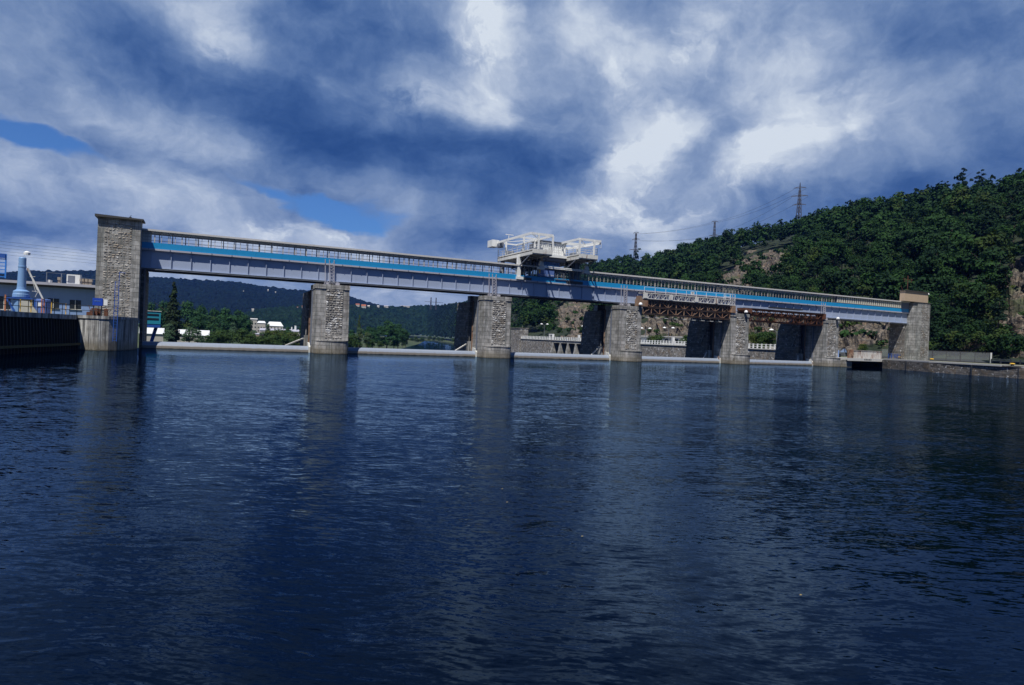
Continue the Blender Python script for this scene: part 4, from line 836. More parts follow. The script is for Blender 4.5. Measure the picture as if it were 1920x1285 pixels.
m.build('posts', GREYST, gp); m3.build('wire_panels', MESHM, gp)
lw = MB(); lw.box(118, 152, 119.4, 120.2, 1.8, 3.6); tag(lw.build('retaining_wall', WALLW), 'low tan retaining wall below the rock cliff behind the lock', 'wall')
# ================================================================ LOCK WALL DOWNSTREAM
lwl = thing('lock_wall', 'long grey stone lock wall seen through the bridge openings', 'wall', (115.5, 165, 3))
m = MB(); m.box(114.8, 117, 97.5, 183.8, -9.5, 2.75); m.box(114.8, 117, 206.5, 236, -9.5, 2.75); m.build('masonry', WALLST, lwl)
m = MB(); m.box(114.6, 117.4, 97.5, 236, 2.755, 3.0); m.build('wall_coping', COPE, lwl)
m = MB(); m.box(114.8, 116.9, 183.82, 206.48, 1.9, 2.75); m.box(118.9, 119.2, 183.8, 206.5, -9.5, 1.9); m.build('culvert_lintel', CONC2, lwl)
for y in (183.9, 189.3, 194.7, 200.1, 205.5):
    m = MB(); m.hexa([(112.6, y, -9.5), (118.8, y, -9.5), (118.8, y+.9, -9.5), (112.6, y+.9, -9.5), (114.8, y, 1.88), (118.8, y, 1.88), (118.8, y+.9, 1.88), (114.8, y+.9, 1.88)]); m.build('culvert_buttress', CONC2, lwl)
m = MB(); m.box(114.2, 118.0, 232.5, 241, -9.5, 7.0); m.box(114.0, 118.2, 232.3, 241.2, 7.0, 7.25); m.bar((116, 234, 7.2), (116, 234, 8.2), .12); m.build('end_tower', WALLST, lwl)
m = MB()
for y in np.arange(98, 232, 1.25): m.box(114.85, 115.05, y, y+.32, 3.0, 4.05)
for z in (3.35, 3.85): m.box(114.9, 115.0, 98, 232, z, z+.10)
for y in (139, 188): m.box(114.7, 115.4, y, y+.5, 3.0, 5.0)
m.box(114.8, 115.6, 206.5, 206.9, 3.0, 5.1); m.box(114.8, 115.6, 208.8, 209.2, 3.0, 5.1); m.box(114.8, 115.6, 206.9, 208.8, 4.8, 5.1)
fn_ = m.build('balustrade', WHITEP); tag(fn_, 'white picket balustrade along the top of the lock wall', 'fence')
# long white lock building
lb_ = thing('lock_building', 'long low white building with flat grey roof behind the lock wall', 'building', (130, 165, 2.6))
m = MB(); m.box(127, 133, 135, 182, 2.55, 5.2); m.build('wall', WHITEP, lb_); m = MB(); m.box(126.4, 133.5, 134.5, 182.5, 5.2, 5.5); m.build('roof', ROOFM, lb_)
for y in np.arange(138, 181, 4.5): m = MB(); m.box(126.93, 126.99, y, y+1.6, 3.6, 4.7); m.build('window', WIN, lb_)
m = MB(); m.box(124.9, 126.9, 144.5, 147, 2.55, 4.9); m.build('porch', WHITEP, lb_); m = MB(); m.box(124.83, 124.89, 145.2, 146.2, 2.6, 4.4); m.build('door', WIN, lb_)
# twin street lamps
def lamp(px, py, X, lab):
    p = atX(px, py, X); z0 = 2.6; t = thing('street_lamp', lab, 'street lamp', (p[0], p[1], z0), 'twin headed lamps along the lock')
    q = MB(); q.tube((p[0], p[1], z0), (p[0], p[1], p[2]-.3), .07, .05); q.build('post', GREYST, t)
    for s in (-1, 1):
        q = MB(); q.bar((p[0], p[1], p[2]-.35), (p[0]+s*.5, p[1]-s*.7, p[2]-.05), .05); q.build('arm', GREYST, t)
        q = MB(); q.lathe((p[0]+s*.75, p[1]-s*1.0, p[2]), [(.1, .28), (.42, .12), (.55, -.05), (.3, -.16)], 12); q.build('lamp_head', LAMPW, t)
for a in ((1021, 608, 121, 'twin headed white lamp above the lock wall, left of the third pier'), (1099, 612, 121, 'twin headed white lamp half hidden behind the third pier rear'), (1211, 616, 121, 'twin headed white lamp close to the right edge of the third pier'), (1254, 615, 122, 'twin headed white lamp between the third and fourth piers'), (1457, 619, 122, 'twin headed white lamp seen between the fourth and fifth piers')): lamp(*a)
# ================================================================ LEFT QUAY
Q = thing('round_quay', 'rounded stained concrete quay head under the left tower', 'quay', (-9.5, 84, 0))
pts = [(-12.6, 80.2), (-11.9, 79.5), (-11.0, 79.0), (-10.1, 78.75), (-9.2, 78.9), (-8.5, 79.5), (-7.95, 80.6), (-7.5, 82.2), (-7.25, 84.2), (-7.22, 87.08), (-11.7, 87.08), (-12.6, 84)]
m = MB(); m.prism(pts, -9, 3.3, .015); m.build('round_body', QCONC, Q, smooth=False)
m = MB(); m.prism([(x+(x+9.8)*.03, y-.08) for x, y in pts], 3.303, 3.62, 0); m.build('coping', QCONC, Q)
D = thing('pile_quay', 'black shadowed quay wall with vertical timber piles at the left', 'quay', (-14, 72, 0))
wl = [(-12.35, 79.9), (-15.5, 65.6), (-22, 35), (-36, -40)]
m = MB(); wallstrip(m, wl[::-1], -9, 3.15, 1.2); m.build('backing_wall', BLACK, D)  # shade of this wall is put into its black colour
m = MB()
A, B = np.array(wl[0]), np.array(wl[1]); 
for a, b in zip(wl[:-1], wl[1:]):
    A = np.array(a); B = np.array(b); L = np.linalg.norm(B-A); n = int(L/.55); dd = (B-A)/L; nn = np.array([-dd[1], dd[0]])
    for i in range(n):
        p = A+(B-A)*(i+.5)/n; off = nn*.30
        if nn[0] < 0: off = -off
        m.bar((p[0]+off[0]*1.8, p[1]+off[1], -3), (p[0]+off[0]*.6, p[1]+off[1]*.4, 3.1), .24)
m.build('piles', mat('shaded_timber', rough=.95, fn=dirty((.028, .024, .020), .4, 2.)), D)  # near-black timber colour includes the shade on the quay wall
m = MB()
for a, b in zip(wl[:-1], wl[1:]): m.bar((a[0]+.75, a[1], .62), (b[0]+.75, b[1], .62), .16, .22)
m.build('weedy_waler', mat('weed', rough=.95, fn=dirty((.10, .085, .035), .5, 3., False)), D)
m = MB(); wallstrip(m, [(x+.35, y) for x, y in wl[::-1]], 3.153, 3.6, 2.0); m.build('coping', QCONC, D)
rl = thing('guard_railing', 'dark steel railing along the left quay edge with yellow sections', 'railing', (-14, 76, 3.6))
m = MB(); rail(m, [(-7.6, 86.6, 3.62), (-7.6, 83.6, 3.62), (-8.6, 80.2, 3.62), (-10.2, 79.4, 3.62), (-12.3, 80.6, 3.6), (-15.6, 66.2, 3.6), (-18.5, 52, 3.6)], 1.05, .05, (.5, 1.), 1.5); m.build('rails', DARKST, rl)
m = MB(); rail(m, [(-12.9, 78.4, 3.62), (-13.6, 75.5, 3.62)], 1.1, .07, (.45, .95), 1.5); rail(m, [(-14.4, 71.5, 3.62), (-14.8, 69.6, 3.62)], 1.1, .07, (.45, .95), 1.5); m.build('yellow_rails', YEL, rl)
m = MB(); rail(m, [(-13.9, 74.0, 3.62), (-14.0, 73.5, 3.62)], 1.3, .08, (.5, 1.), .6); m.bar((-15.5, 68, 3.62), (-15.5, 68, 5.0), .1); m.build('red_posts', ORNG, rl)
# blue ladder
ld = thing('blue_ladder', 'tall thin blue steel ladder mast rising from the round quay', 'ladder', (-9, 79, 3)); m = MB()
px_ = [atY(213, 596, 78.85), atY(220, 596, 78.85)]; zt = atY(216, 528, 78.85)[2]
for p in px_: m.bar((p[0], 78.8, 1.0), (p[0]+.05, 78.8, zt), .06)
for k in range(26): z = 1.1+k*.28; m.bar((px_[0][0], 78.8, z), (px_[1][0], 78.8, z), .035) if z < zt else None
m.bar((px_[1][0]+.05, 78.8, zt-.2), (px_[1][0]+.05, 78.8, zt+1.0), .05); m.bar((px_[1][0]+.05, 78.8, zt+1.0), (px_[1][0]+.6, 78.8, zt+.95), .05); m.build('rails', DBLUE, ld)
# blue sign box
p = atY(182, 568, 82); sb = thing('blue_box', 'bright blue box with faint white letters beside the left tower', 'box', (p[0], 82, 3.62))
m = MB(); m.box(p[0]-.42, p[0]+.5, 82, 82.6, 4.75, 5.55); m.build('box_body', mat('royal_blue', rough=.5, fn=steel_fn((.01, .06, .42))), sb)
m = MB(); m.bar((p[0]-.35, 82.3, 3.6), (p[0]-.35, 82.3, 4.75), .1); m.bar((p[0]+.4, 82.3, 3.6), (p[0]+.4, 82.3, 4.75), .1); m.build('legs', DARKST, sb)
m = MB()
for i in range(6): m.box(p[0]-.25+i*.1, p[0]-.19+i*.1, 81.97, 81.99, 5.2, 5.26)
m.build('small_letters', LBLUE, sb)
m = MB(); m.box(p[0]+.55, p[0]+.95, 82.1, 82.2, 4.8, 5.45); tag(m.build('white_panel', WHITEP), 'small white panel right of the blue box', 'panel')
dr = thing('equipment_pile', 'rusty brown machinery heap at the foot of the left tower', 'machinery', (-11, 84, 3.6)); m = MB()
for i in range(12): a = random.uniform(-12.0, -10.2); b = random.uniform(83, 86); h_ = random.uniform(.3, .9); m.box(a, a+random.uniform(.2, .6), b, b+.5, 3.6, 3.6+h_)
m.bar((-11.2, 83, 3.6), (-11.6, 83, 4.7), .06); m.build('parts_heap', RUST, dr)
# light blue crane column
cl = thing('jib_crane', 'light blue cylindrical crane column on a wide base at the left', 'crane', (-16.95, 80, 3.6)); cx_, cy_ = -16.95, 80
m = MB(); m.lathe((cx_, cy_, 3.6), [(.72, 0), (.72, 1.45), (.6, 1.5)], 24); m.build('base', LBLUE, cl)
m = MB(); m.lathe((cx_, cy_, 0), [(.70, 5.12), (.73, 5.15), (.73, 5.45), (.69, 5.5), (.69, 5.75), (.42, 5.92), (.38, 6.2), (.33, 8.15), (.36, 8.18), (.36, 8.3), (.32, 8.32), (.32, 9.1), (.25, 9.2)], 24); m.build('column', LBLUE, cl, smooth=False)
m = MB(); m.lathe((cx_+.35, cy_, 9.55), [(.1, .3), (.3, .15), (.28, -.1)], 12); m.bar((cx_+.1, cy_, 9.4), (cx_+.35, cy_, 9.7), .06); m.build('lamp', LAMPW, cl)
m = MB(); m.box(cx_-1.0, cx_+1.1, cy_-.8, cy_+.8, 4.98, 5.08); m.bar((cx_+1.3, cy_-.8, 3.6), (cx_+1.3, cy_-.8, 5.0), .12); m.bar((cx_-1.0, cy_-.95, 5.0), (cx_-.3, cy_-.95, 3.7), .16); m.build('service_deck', DBLUE, cl)
# white antenna mast
am = thing('leaning_mast', 'thin white leaning mast with wires beside the light blue column', 'mast', (-14.6, 79, 3.6)); m = MB(); a = np.array([-14.55, 79, 4.2]); b = atY(51, 503, 79)
m.bar(a, b, .14); c = atY(64, 500, 79); d = atY(70, 545, 79)
m.bar(b, d, .035); m.bar(b+np.array([.1, 0, .2]), atY(67, 548, 79), .035); m.bar(atY(56, 519, 79), atY(66, 519, 79), .04); m.bar(atY(60, 546, 79), atY(71, 547, 79), .04); m.bar(atY(71, 547, 79), atY(66, 557, 79), .04); m.build('mast_tube', WHITER, am)
# quay equipment
ob = [(20, 30, LBLUE, 'pale blue machine base plate', 'machine'), ]
m = MB(); p = atY(81, 574, 78); m.lathe((p[0], 78, 3.6), [(.62, 0), (.62, 1.35), (.55, 1.42)], 20); tk = m.build('steel_tank', NAVY); tag(tk, 'dark blue round tank with white label on the left quay', 'tank')
q = MB(); q.box(p[0]-.35, p[0]-.0, 77.35, 77.40, 4.3, 4.65); q.build('white_label', WHITEP, tk)
m = MB(); p = atY(50, 574, 77); m.hexa([(p[0]-.55, 77, 3.6), (p[0]+.9, 77, 3.6), (p[0]+.9, 77.4, 3.6), (p[0]-.55, 77.4, 3.6), (p[0]-.6, 77.3, 4.75), (p[0]+.1, 77.3, 4.75), (p[0]+.1, 77.5, 4.75), (p[0]-.6, 77.5, 4.75)]); tag(m.build('leaning_board', BIRD), 'grey board leaning at the foot of the light blue crane', 'board')
m = MB(); p = atY(8, 500, 88); q_ = p
lt = thing('blue_lattice_mast', 'bright blue lattice mast at the left edge of the photo', 'mast', (q_[0], 95, 7.5)); P1 = atY(5, 476, 95); [m.box(P1[0]+s*.34-.07, P1[0]+s*.34+.07, 94.9, 95.05, 7.7, P1[2]) for s in (-1, 1)]; [m.box(P1[0]-.3, P1[0]+.3, 94.93, 95.0, 7.8+k*.42, 7.9+k*.42) for k in range(int((P1[2]-7.9)/.42))]; m.build('lattice', mat('bright_blue', rough=.5, fn=steel_fn((.03, .20, .65))), lt)
m = MB(); m.box(P1[0]-.3, P1[0]+.3, 94.8, 95.3, P1[2]-.5, P1[2]); m.build('head_box', DBLUE, lt)
# ================================================================ POWERHOUSE
ph = thing('powerhouse', 'low blue grey powerhouse with flat pale roof edge behind the left quay', 'building', (-30, 103, 3.5))
YP = 98.0
m = MB(); m.box(-75, -11.9, YP, 122, 3.5, 7.3); m.build('wall', PLAST, ph)
m = MB(); m.box(-76, -11.75, YP-1.0, 123, 7.3, 7.62); m.build('roof', FASC, ph); m = MB(); m.box(-76, -11.75, YP-.8, 123, 7.05, 7.298); m.build('eaves', BITUM, ph)
for (a, b, c, d) in ((90, 111, 560, 578), (131, 152, 563, 580), (-4, 20, 556, 580), (57, 64, 560, 575), (-60, -38, 555, 575), (-110, -88, 553, 573)):
    x0_ = atY(a, c, YP)[0]; x1_ = atY(b, c, YP)[0]; z1 = atY((a+b)/2, c, YP)[2]; z0 = atY((a+b)/2, d, YP)[2]
    m = MB(); m.box(x0_, x1_, YP-.05, YP-.003, z0, z1); wn_ = m.build('window', WIN, ph)
    q = MB(); q.box(x0_-.08, x1_+.08, YP-.12, YP-.003, z0-.1, z0-.003); q.box((x0_+x1_)/2-.03, (x0_+x1_)/2+.03, YP-.08, YP-.052, z0, z1); q.build('window_frame', WHITER, wn_)
def roofbox(px0, px1, py0, py1, Y, nm, lab, cat, mt, grille=False):
    a = atY(px0, py1, Y); b = atY(px1, py0, Y); z0 = 7.625
    t = thing(nm, lab, cat, ((a[0]+b[0])/2, Y, z0)); q = MB(); q.box(a[0], b[0], Y, Y+1.3, z0, b[2]); bb = q.build('casing', mt, t)
    if grille: q = MB(); q.box(a[0]+.15, a[0]+(b[0]-a[0])*.62, Y-.04, Y-.003, z0+.2, b[2]-.15); q.build('grille', GREYST, t)
roofbox(124.5, 150, 516, 532, 98.5, 'air_conditioner', 'white air conditioning unit with grey grille on the powerhouse roof', 'air conditioner', WHITEP, True)
roofbox(88, 94, 525, 530, 98.2, 'vent_box', 'small white box on the powerhouse roof', 'vent', WHITER)
for i, (a, b, lab) in enumerate(((151, 158, 'left rusty pale cowl right of the white air conditioner'), (159, 165, 'middle rusty cowl on the powerhouse roof'), (166, 172, 'right rusty cowl, nearest the left tower'), (109, 113, 'small rusty cowl left of the air conditioner'))):
    p = atY((a+b)/2, 533, 98.4); t = thing('roof_cowl', lab, 'vent cowl', (p[0], 98.4, 7.62), 'rusty cowls on the powerhouse roof'); q = MB(); w_ = (b-a)*.03
    q.box(p[0]-w_, p[0]+w_, 98.2, 98.7, 7.62, 8.05); q.box(p[0]-w_*1.35, p[0]+w_*1.35, 98.1, 98.8, 8.05, 8.4); q.build('cowl', mat('weathered_tan', rough=.9, fn=dirty((.36, .30, .24), .6, 2.)), t)
m = MB(); p = [atY(x, 532, 98.1)[0] for x in (87, 122, 152, 178)]
m.bar((p[0], 98.1, 7.6), (p[0], 98.1, 8.95), .08); m.bar((p[0], 98.1, 8.9), (p[1], 98.1, 8.85), .04); m.bar((p[1]-.4, 98.1, 7.6), (p[1]-.4, 98.1, 8.9), .1); m.bar((p[2], 98.1, 8.5), (p[3], 98.1, 8.4), .04); m.bar((p[2], 98.1, 7.6), (p[2], 98.1, 8.9), .06)
tag(m.build('roof_railing', GREYST), 'thin pipe railing on the powerhouse roof', 'railing')
tr_ = MB(); tr_.box(-58, -13, 124, 127, 3.5, 9.6); 
# ================================================================ LEFT BANK DOWNSTREAM
tc_ = thing('teal_cabin', 'teal box cabin with two dark window bands on a slanted blue leg', 'cabin', atD(285, 640, 130)*np.array([1, 1, 0])+np.array([0, 0, -4]))
a = atD(266, 583, 130); b = atD(302, 583, 130); zb_ = atD(285, 611, 130)[2]; zt_ = a[2]
ux = (b-a)/np.linalg.norm(b-a); ux[2] = 0; vy = np.array([-ux[1], ux[0], 0])
def obox(mb, o, L, Wd_, z0, z1, off=0):
    p = np.array([o[0], o[1], 0])+vy*off; c = [p, p+ux*L, p+ux*L+vy*Wd_, p+vy*Wd_]
    mb.hexa([(q[0], q[1], z0) for q in c]+[(q[0], q[1], z1) for q in c]); return mb
Lc = np.linalg.norm((b-a)[:2]); obox(MB(), a, Lc, 3.5, zb_+.3, zt_).build('cabin_body', TEAL, tc_)
obox(MB(), a-ux*.1, Lc+.2, 3.7, zt_+.003, zt_+.1, -.1).build('cabin_roof', WHITER, tc_); obox(MB(), a, Lc, 3.4, zb_-.3, zb_+.297, .05).build('cabin_floor', DBLUE, tc_)
for k in (0, 1): obox(MB(), a+ux*.1, Lc*.86, .05, zb_+1.05+k*.75, zb_+1.35+k*.75, -.055).build('window_band', WIN, tc_)
m = MB(); p = a+ux*2.0+vy*1.5; m.bar((p[0]+.3, p[1], zb_-.2), (p[0]-.6, p[1], -1.2), .55); m.box(p[0]-1.5, p[0]+.6, p[1]-.8, p[1]+.8, -9, -1.2); m.build('slanted_leg', DBLUE, tc_)
def house(name, lab, cat, pxl, pxr, ytop, yeave, ybot, D_, wm, rm, zg=None, hip=False, wins=0, grp=None, depth=12, wy=None):
    a = atD(pxl, ybot, D_); b = atD(pxr, ybot, D_); mid = (pxl+pxr)/2
    z0 = atD(mid, ybot, D_)[2] if zg is None else zg; z1 = atD(mid, yeave, D_)[2]; z2 = atD(mid, ytop, D_)[2]
    u = (b-a)[:2]; L = np.linalg.norm(u); u = u/L; v = np.array([-u[1], u[0]])
    t = thing(name, lab, cat, (a[0], a[1], z0), grp)
    P = lambda s, w_, z: (a[0]+u[0]*s+v[0]*w_, a[1]+u[1]*s+v[1]*w_, z)
    MB().hexa([P(0, 0, z0-2), P(L, 0, z0-2), P(L, depth, z0-2), P(0, depth, z0-2), P(0, 0, z1), P(L, 0, z1), P(L, depth, z1), P(0, depth, z1)]).build('wall', wm, t)
    e = .4; ins = L*.18 if hip else 0
    if z2-z1 > .3:
        MB().add([P(-e, -e, z1+.003), P(L+e, -e, z1+.003), P(L+e, depth+e, z1+.003), P(-e, depth+e, z1+.003), P(ins-e, depth/2, z2), P(L+e-ins, depth/2, z2)], [(0, 1, 5, 4), (1, 2, 5), (2, 3, 4, 5), (3, 0, 4), (0, 3, 2, 1)]).build('roof', rm, t)
    n = wins
    for i in range(n):
        for r in range(max(1, int((z1-z0)/3.2))):
            s0 = L*(i+.3)/n; s1 = L*(i+.7)/n; zz = z0+1+r*3.2
            if zz+1.2 < z1: MB().hexa([P(s0, -.08, zz), P(s1, -.08, zz), P(s1, -.01, zz), P(s0, -.01, zz), P(s0, -.08, zz+1.3), P(s1, -.08, zz+1.3), P(s1, -.01, zz+1.3), P(s0, -.01, zz+1.3)]).build('window', WIN, t)
    return t
house('warehouse', 'white roofed warehouse behind the slanted blue leg', 'warehouse', 262, 306, 615, 626, 638, 300, WALLW, WHITEROOF, -5, depth=14)
house('warehouse', 'white roofed warehouse with blue grey gable right of the poplar', 'warehouse', 332, 391, 619, 629, 640, 310, WALLW, WHITEROOF, -5, depth=12)
gb = MB(); 
house('apartment_block', 'tall pale apartment block with stacked balconies on the left bank', 'building', 469, 481, 597, 599, 630, 620, WALLW, ROOFM, -5, wins=2, depth=10)
house('apartment_block', 'lower grey apartment block with pale hipped roof', 'building', 481.5, 497, 602, 606, 630, 640, WALLW, WHITEROOF, -5, True, 3, depth=12)
t = house('apartment_block', 'long building with white mansard roof and five dormers', 'building', 499, 530, 603.5, 611.5, 630, 660, WALLW, WHITEROOF, -5, True, 5, depth=14)
house('factory_hall', 'long low factory hall with grey roof beyond the bushes', 'building', 487, 572, 617, 621, 632, 560, WALLW, FASC, -5, wins=9, depth=14)
house('factory_shed', 'small cream shed left of the factory hall', 'building', 480, 493, 625, 627, 636, 500, TAN, FASC, -5, depth=8)
m = MB(); p = atD(554, 622, 565); m.tube((p[0], p[1], 0), (p[0], p[1], atD(554, 611, 565)[2]), .9, .9); m.tube((p[0]-3, p[1], 0), (p[0]-3, p[1], 4.5), .5); tag(m.build('silo', WHITEP), 'white silo chimney on the factory roof', 'chimney')
def surfD(V, px, py):
    A, B, w_ = proj(V.reshape(-1, 3)); A = A.reshape(V.shape[:2]); B = B.reshape(V.shape[:2]); j = int(np.argmin(np.abs(A[0]-px))); c = B[:, j]
    k = np.nonzero(c <= py)[0]; k = k[0] if len(k) else int(np.argmin(c)); return math.hypot(V[k, j, 0], V[k, j, 1])-4
def far_house(nm, a, b, yt, ye, yb_, V, wm, rm, lab):
    house(nm, lab, 'house', a, b, yt, ye, yb_, surfD(V, (a+b)/2, yb_), wm, rm, depth=9)
for i, (a, b, yt, ye, yb_, rm, lab) in enumerate([(667, 674, 569.5, 571.5, 574, REDT, 'red roofed house at the left of the ridge village'), (677.5, 686, 571, 574, 577, REDT, 'bright red roofed house below the ridge line'), (689, 693, 572.5, 574, 576, ROOFM, 'grey roofed house in the ridge village'), (707, 711, 573, 574.5, 576.5, ROOFM, 'grey roofed house standing alone on the ridge'), (720, 728, 572.5, 574, 576, FASC, 'wide house with dark roof on the ridge'), (751, 768, 573, 573.9, 575.4, FASC, 'long white building on the ridge')]):
    far_house('village_house', a, b, yt, ye, yb_, V2, WALLW, rm, lab)
for i, (a, b, yt, ye, yb_, rm, V_, lab) in enumerate([(472, 476, 579, 580.5, 582.5, WALLW, V2, 'white house low on the far wooded hill above the apartment blocks'), (456, 457.2, 545, 545.8, 546.8, WALLW, VL, 'tiny white house high on the far wooded hill'), (501.5, 503.5, 542.5, 543.5, 546, WALLW, VL, 'small pale house near the top of the far hill'), (515.5, 517.5, 547, 548, 549.3, WALLW, VL, 'small pale house right of the higher one on the far hill'), (556, 560, 574.5, 576, 577.5, REDT, V2, 'pale house on the far hill left of the first pier'), (566, 570, 573.5, 575, 576.5, REDT, V2, 'reddish roofed house beside the first pier on the far hill')]):
    far_house('hillside_house', a, b, yt, ye, yb_, V_, WALLW, rm, lab)
# ================================================================ TREES
def leaf_cloud(n, lobes, size, seed, flat=.0, shell=.55):
    g = np.random.default_rng(seed); L = np.array(lobes, float); vol = L[:, 3]*L[:, 4]; pick = g.choice(len(L), n, p=vol/vol.sum())
    d = g.normal(size=(n, 3)); d /= np.linalg.norm(d, axis=1)[:, None]; d[:, 2] = np.where(d[:, 2] < -.4, -d[:, 2]*.6, d[:, 2])
    r = shell+(1-shell)*g.random(n)**.6; c = L[pick, :3]+d*np.stack([L[pick, 3], L[pick, 3], L[pick, 4]], 1)*r[:, None]
    nrm = d+g.normal(size=(n, 3))*.45; nrm[:, 2] += .25; nrm /= np.linalg.norm(nrm, axis=1)[:, None]
    t = np.cross(nrm, g.normal(size=(n, 3))); t /= np.linalg.norm(t, axis=1)[:, None]; b = np.cross(nrm, t)
    s = size*(.55+.9*g.random(n))[:, None]
    v = np.stack([c-t*s*.6, c-b*s*.35-nrm*s*.12, c+t*s*.6, c+b*s*.38+nrm*s*.1], 1)
    return v.reshape(-1, 3)
def crown_round(seed, n, h=11., w=4., size=.8, trunkh=.28):
    g = np.random.default_rng(seed); lob = []
    k = 9
    for i in range(k):
        a = g.random()*6.28; rr = w*.52*g.random()**.5; z = h*(trunkh+.12+g.random()*(.72-trunkh)); s = w*(.36+.24*g.random())*(1-.35*(z/h-.4)); lob.append((rr*math.cos(a), rr*math.sin(a), z, s, s*.8))
    lob.append((0, 0, h*.84, w*.42, h*.16)); lob.append((0, 0, h*.6, w*.7, h*.22))
    return leaf_cloud(n, lob, size, seed)
def crown_pine(seed, n, h=14., w=2.8, size=.7):
    g = np.random.default_rng(seed); lob = []
    for i in range(7): a = g.random()*6.28; rr = w*.6*g.random(); z = h*(.55+.42*i/7); lob.append((rr*math.cos(a), rr*math.sin(a), z, w*(.55-.3*i/7), h*.05))
    return leaf_cloud(n, lob, size, seed, shell=.2)
def crown_spruce(seed, n, h=16., w=2.4, size=.7):
    lob = [(0, 0, h*(.15+.8*i/9), w*(1-.93*i/9)+.15, h*.07) for i in range(10)]; return leaf_cloud(n, lob, size, seed, shell=.4)
def crown_poplar(seed, n, h=26., w=3.4, size=.9):
    g = np.random.default_rng(seed); lob = []
    for i in range(16): z = h*(.08+.86*i/15); r = w*(.75+.35*math.sin(math.pi*min(1, i/15*1.25)))*(1-.72*max(0, (i-7)/8.)); lob.append((g.normal()*.35, g.normal()*.35, z, max(.5, r*(.75+.3*g.random())), h*.055))
    return leaf_cloud(n, lob, size, seed, shell=.45)
def crown_shrub(seed, n, h=2.4, w=1.7, size=.45):
    g = np.random.default_rng(seed); lob = [(g.normal()*w*.4, g.normal()*w*.4, h*(.3+.35*g.random()), w*.55, h*.33) for i in range(5)]; return leaf_cloud(n, lob, size, seed)
def mesh_quads(name, v, m):
    me = bpy.data.meshes.new(name); raw_mesh(me, v, np.arange(len(v)).reshape(-1, 4)); me.materials.append(m); return me
def trunk_mesh(name, h, r, limbs=4, seed=0):
    g = random.Random(seed); q = MB(); q.tube((0, 0, -1.0), (g.uniform(-.2, .2), g.uniform(-.2, .2), h*.5), r, r*.7, 7); q.tube((0, 0, h*.48), (g.uniform(-.4, .4), g.uniform(-.4, .4), h*.88), r*.68, r*.2, 6)
    for i in range(limbs): a = g.random()*6.28; z = h*g.uniform(.3, .6); L = h*.26; q.tube((0, 0, z), (L*math.cos(a), L*math.sin(a), z+L*.8), r*.4, r*.12, 5)
    me = bpy.data.meshes.new(name); me.from_pydata(q.v, [], q.f); me.materials.append(BARK); return me
HI = [mesh_quads('crown', crown_round(i, 1500, 11, 4.0, .48), LEAF) for i in range(6)]; HIT = [trunk_mesh('trunk', 11, .22, 4, i) for i in range(3)]
PI = [mesh_quads('crown', crown_pine(50+i, 800, 14, 2.9, .48), LEAFP) for i in range(3)]; PIT_ = [trunk_mesh('trunk', 14, .2, 3, 20+i) for i in range(2)]
SH = [mesh_quads('foliage', crown_shrub(70+i, 260), LEAFY) for i in range(3)]; SHT = trunk_mesh('stem', 1.6, .06, 4, 9)
LOW = [crown_round(200+i, 330, 11, 4.1, .92) for i in range(6)]; LOWP = [crown_pine(300+i, 120, 14, 2.9, 1.0) for i in range(3)]; LOWS = [crown_spruce(400+i, 170, 16, 2.5, 1.0) for i in range(2)]; LOWB = [crown_shrub(500+i, 60, 2.4, 1.8, .8) for i in range(3)]
def place_tree(crown, trunk, p, s, rz, label, group, name='tree', cat='tree', sz=1., parts=('crown', 'trunk')):
    t = bpy.data.objects.new(name, None); SC.collection.objects.link(t); t.location = p; t.rotation_euler = (0, 0, rz); t.scale = (s, s, s*sz)
    tag(t, label, cat, group)
    for me, nm in ((crown, parts[0]), (trunk, parts[1])):
        if me: o = bpy.data.objects.new(nm, me); SC.collection.objects.link(o); o.parent = t
    return t
# sample the right hillside
dbs = np.array([c[1] for c in COLS]); drs = np.array([c[2] for c in COLS])
pts_ = []; g = np.random.default_rng(11)
jj = g.integers(0, VH.shape[1]-1, 60000); tt = g.random(60000)*1.22; tt[::6] *= .12
cell = {}
for j, t_ in zip(jj, tt):
    u, db, dr, zb, zr = COLS[j]; d = db+(dr-db)*t_
    wgt = d/1000.*(3 if pxs[j] < 1960 else 12)/12.
    if g.random() > wgt*1.4: continue
    i = int(np.searchsorted(ts, t_)); i = min(max(i, 1), NT_-1); x, y, z = VH[i, j]; rk = RK[i, j]
    sp = 6.4 if d < 420 else 6.9
    if t_ < .10: sp = 4.4
    key = (int(x//sp), int(y//sp))
    if any((key[0]+a, key[1]+b) in cell and (cell[(key[0]+a, key[1]+b)][0]-x)**2+(cell[(key[0]+a, key[1]+b)][1]-y)**2 < (sp*.82)**2 for a in (-1, 0, 1) for b in (-1, 0, 1)): continue
    if t_ < .012: continue
    qx, qy, _q = proj((x, y, z+7))
    if rk < .25 and g.random() < .8 and any(bool(inpoly(np.array([qx]), np.array([qy]), P_)[0]) for P_ in ROCKS[:1]+ROCKS[2:]):
        if g.random() < .45: continue
        rk = .5
    cell[key] = (x, y); px_, py_, wd = proj((x, y, z))
    shrub = False
    if rk > .25:
        if g.random() < .55: continue
        shrub = True
    pine = (t_ > .72 and px_ > 1380 and g.random() < .72) or (g.random() < .05)
    pts_.append((d, x, y, z, px_, py_, t_, shrub, pine))
pts_.sort(key=lambda q: q[0])
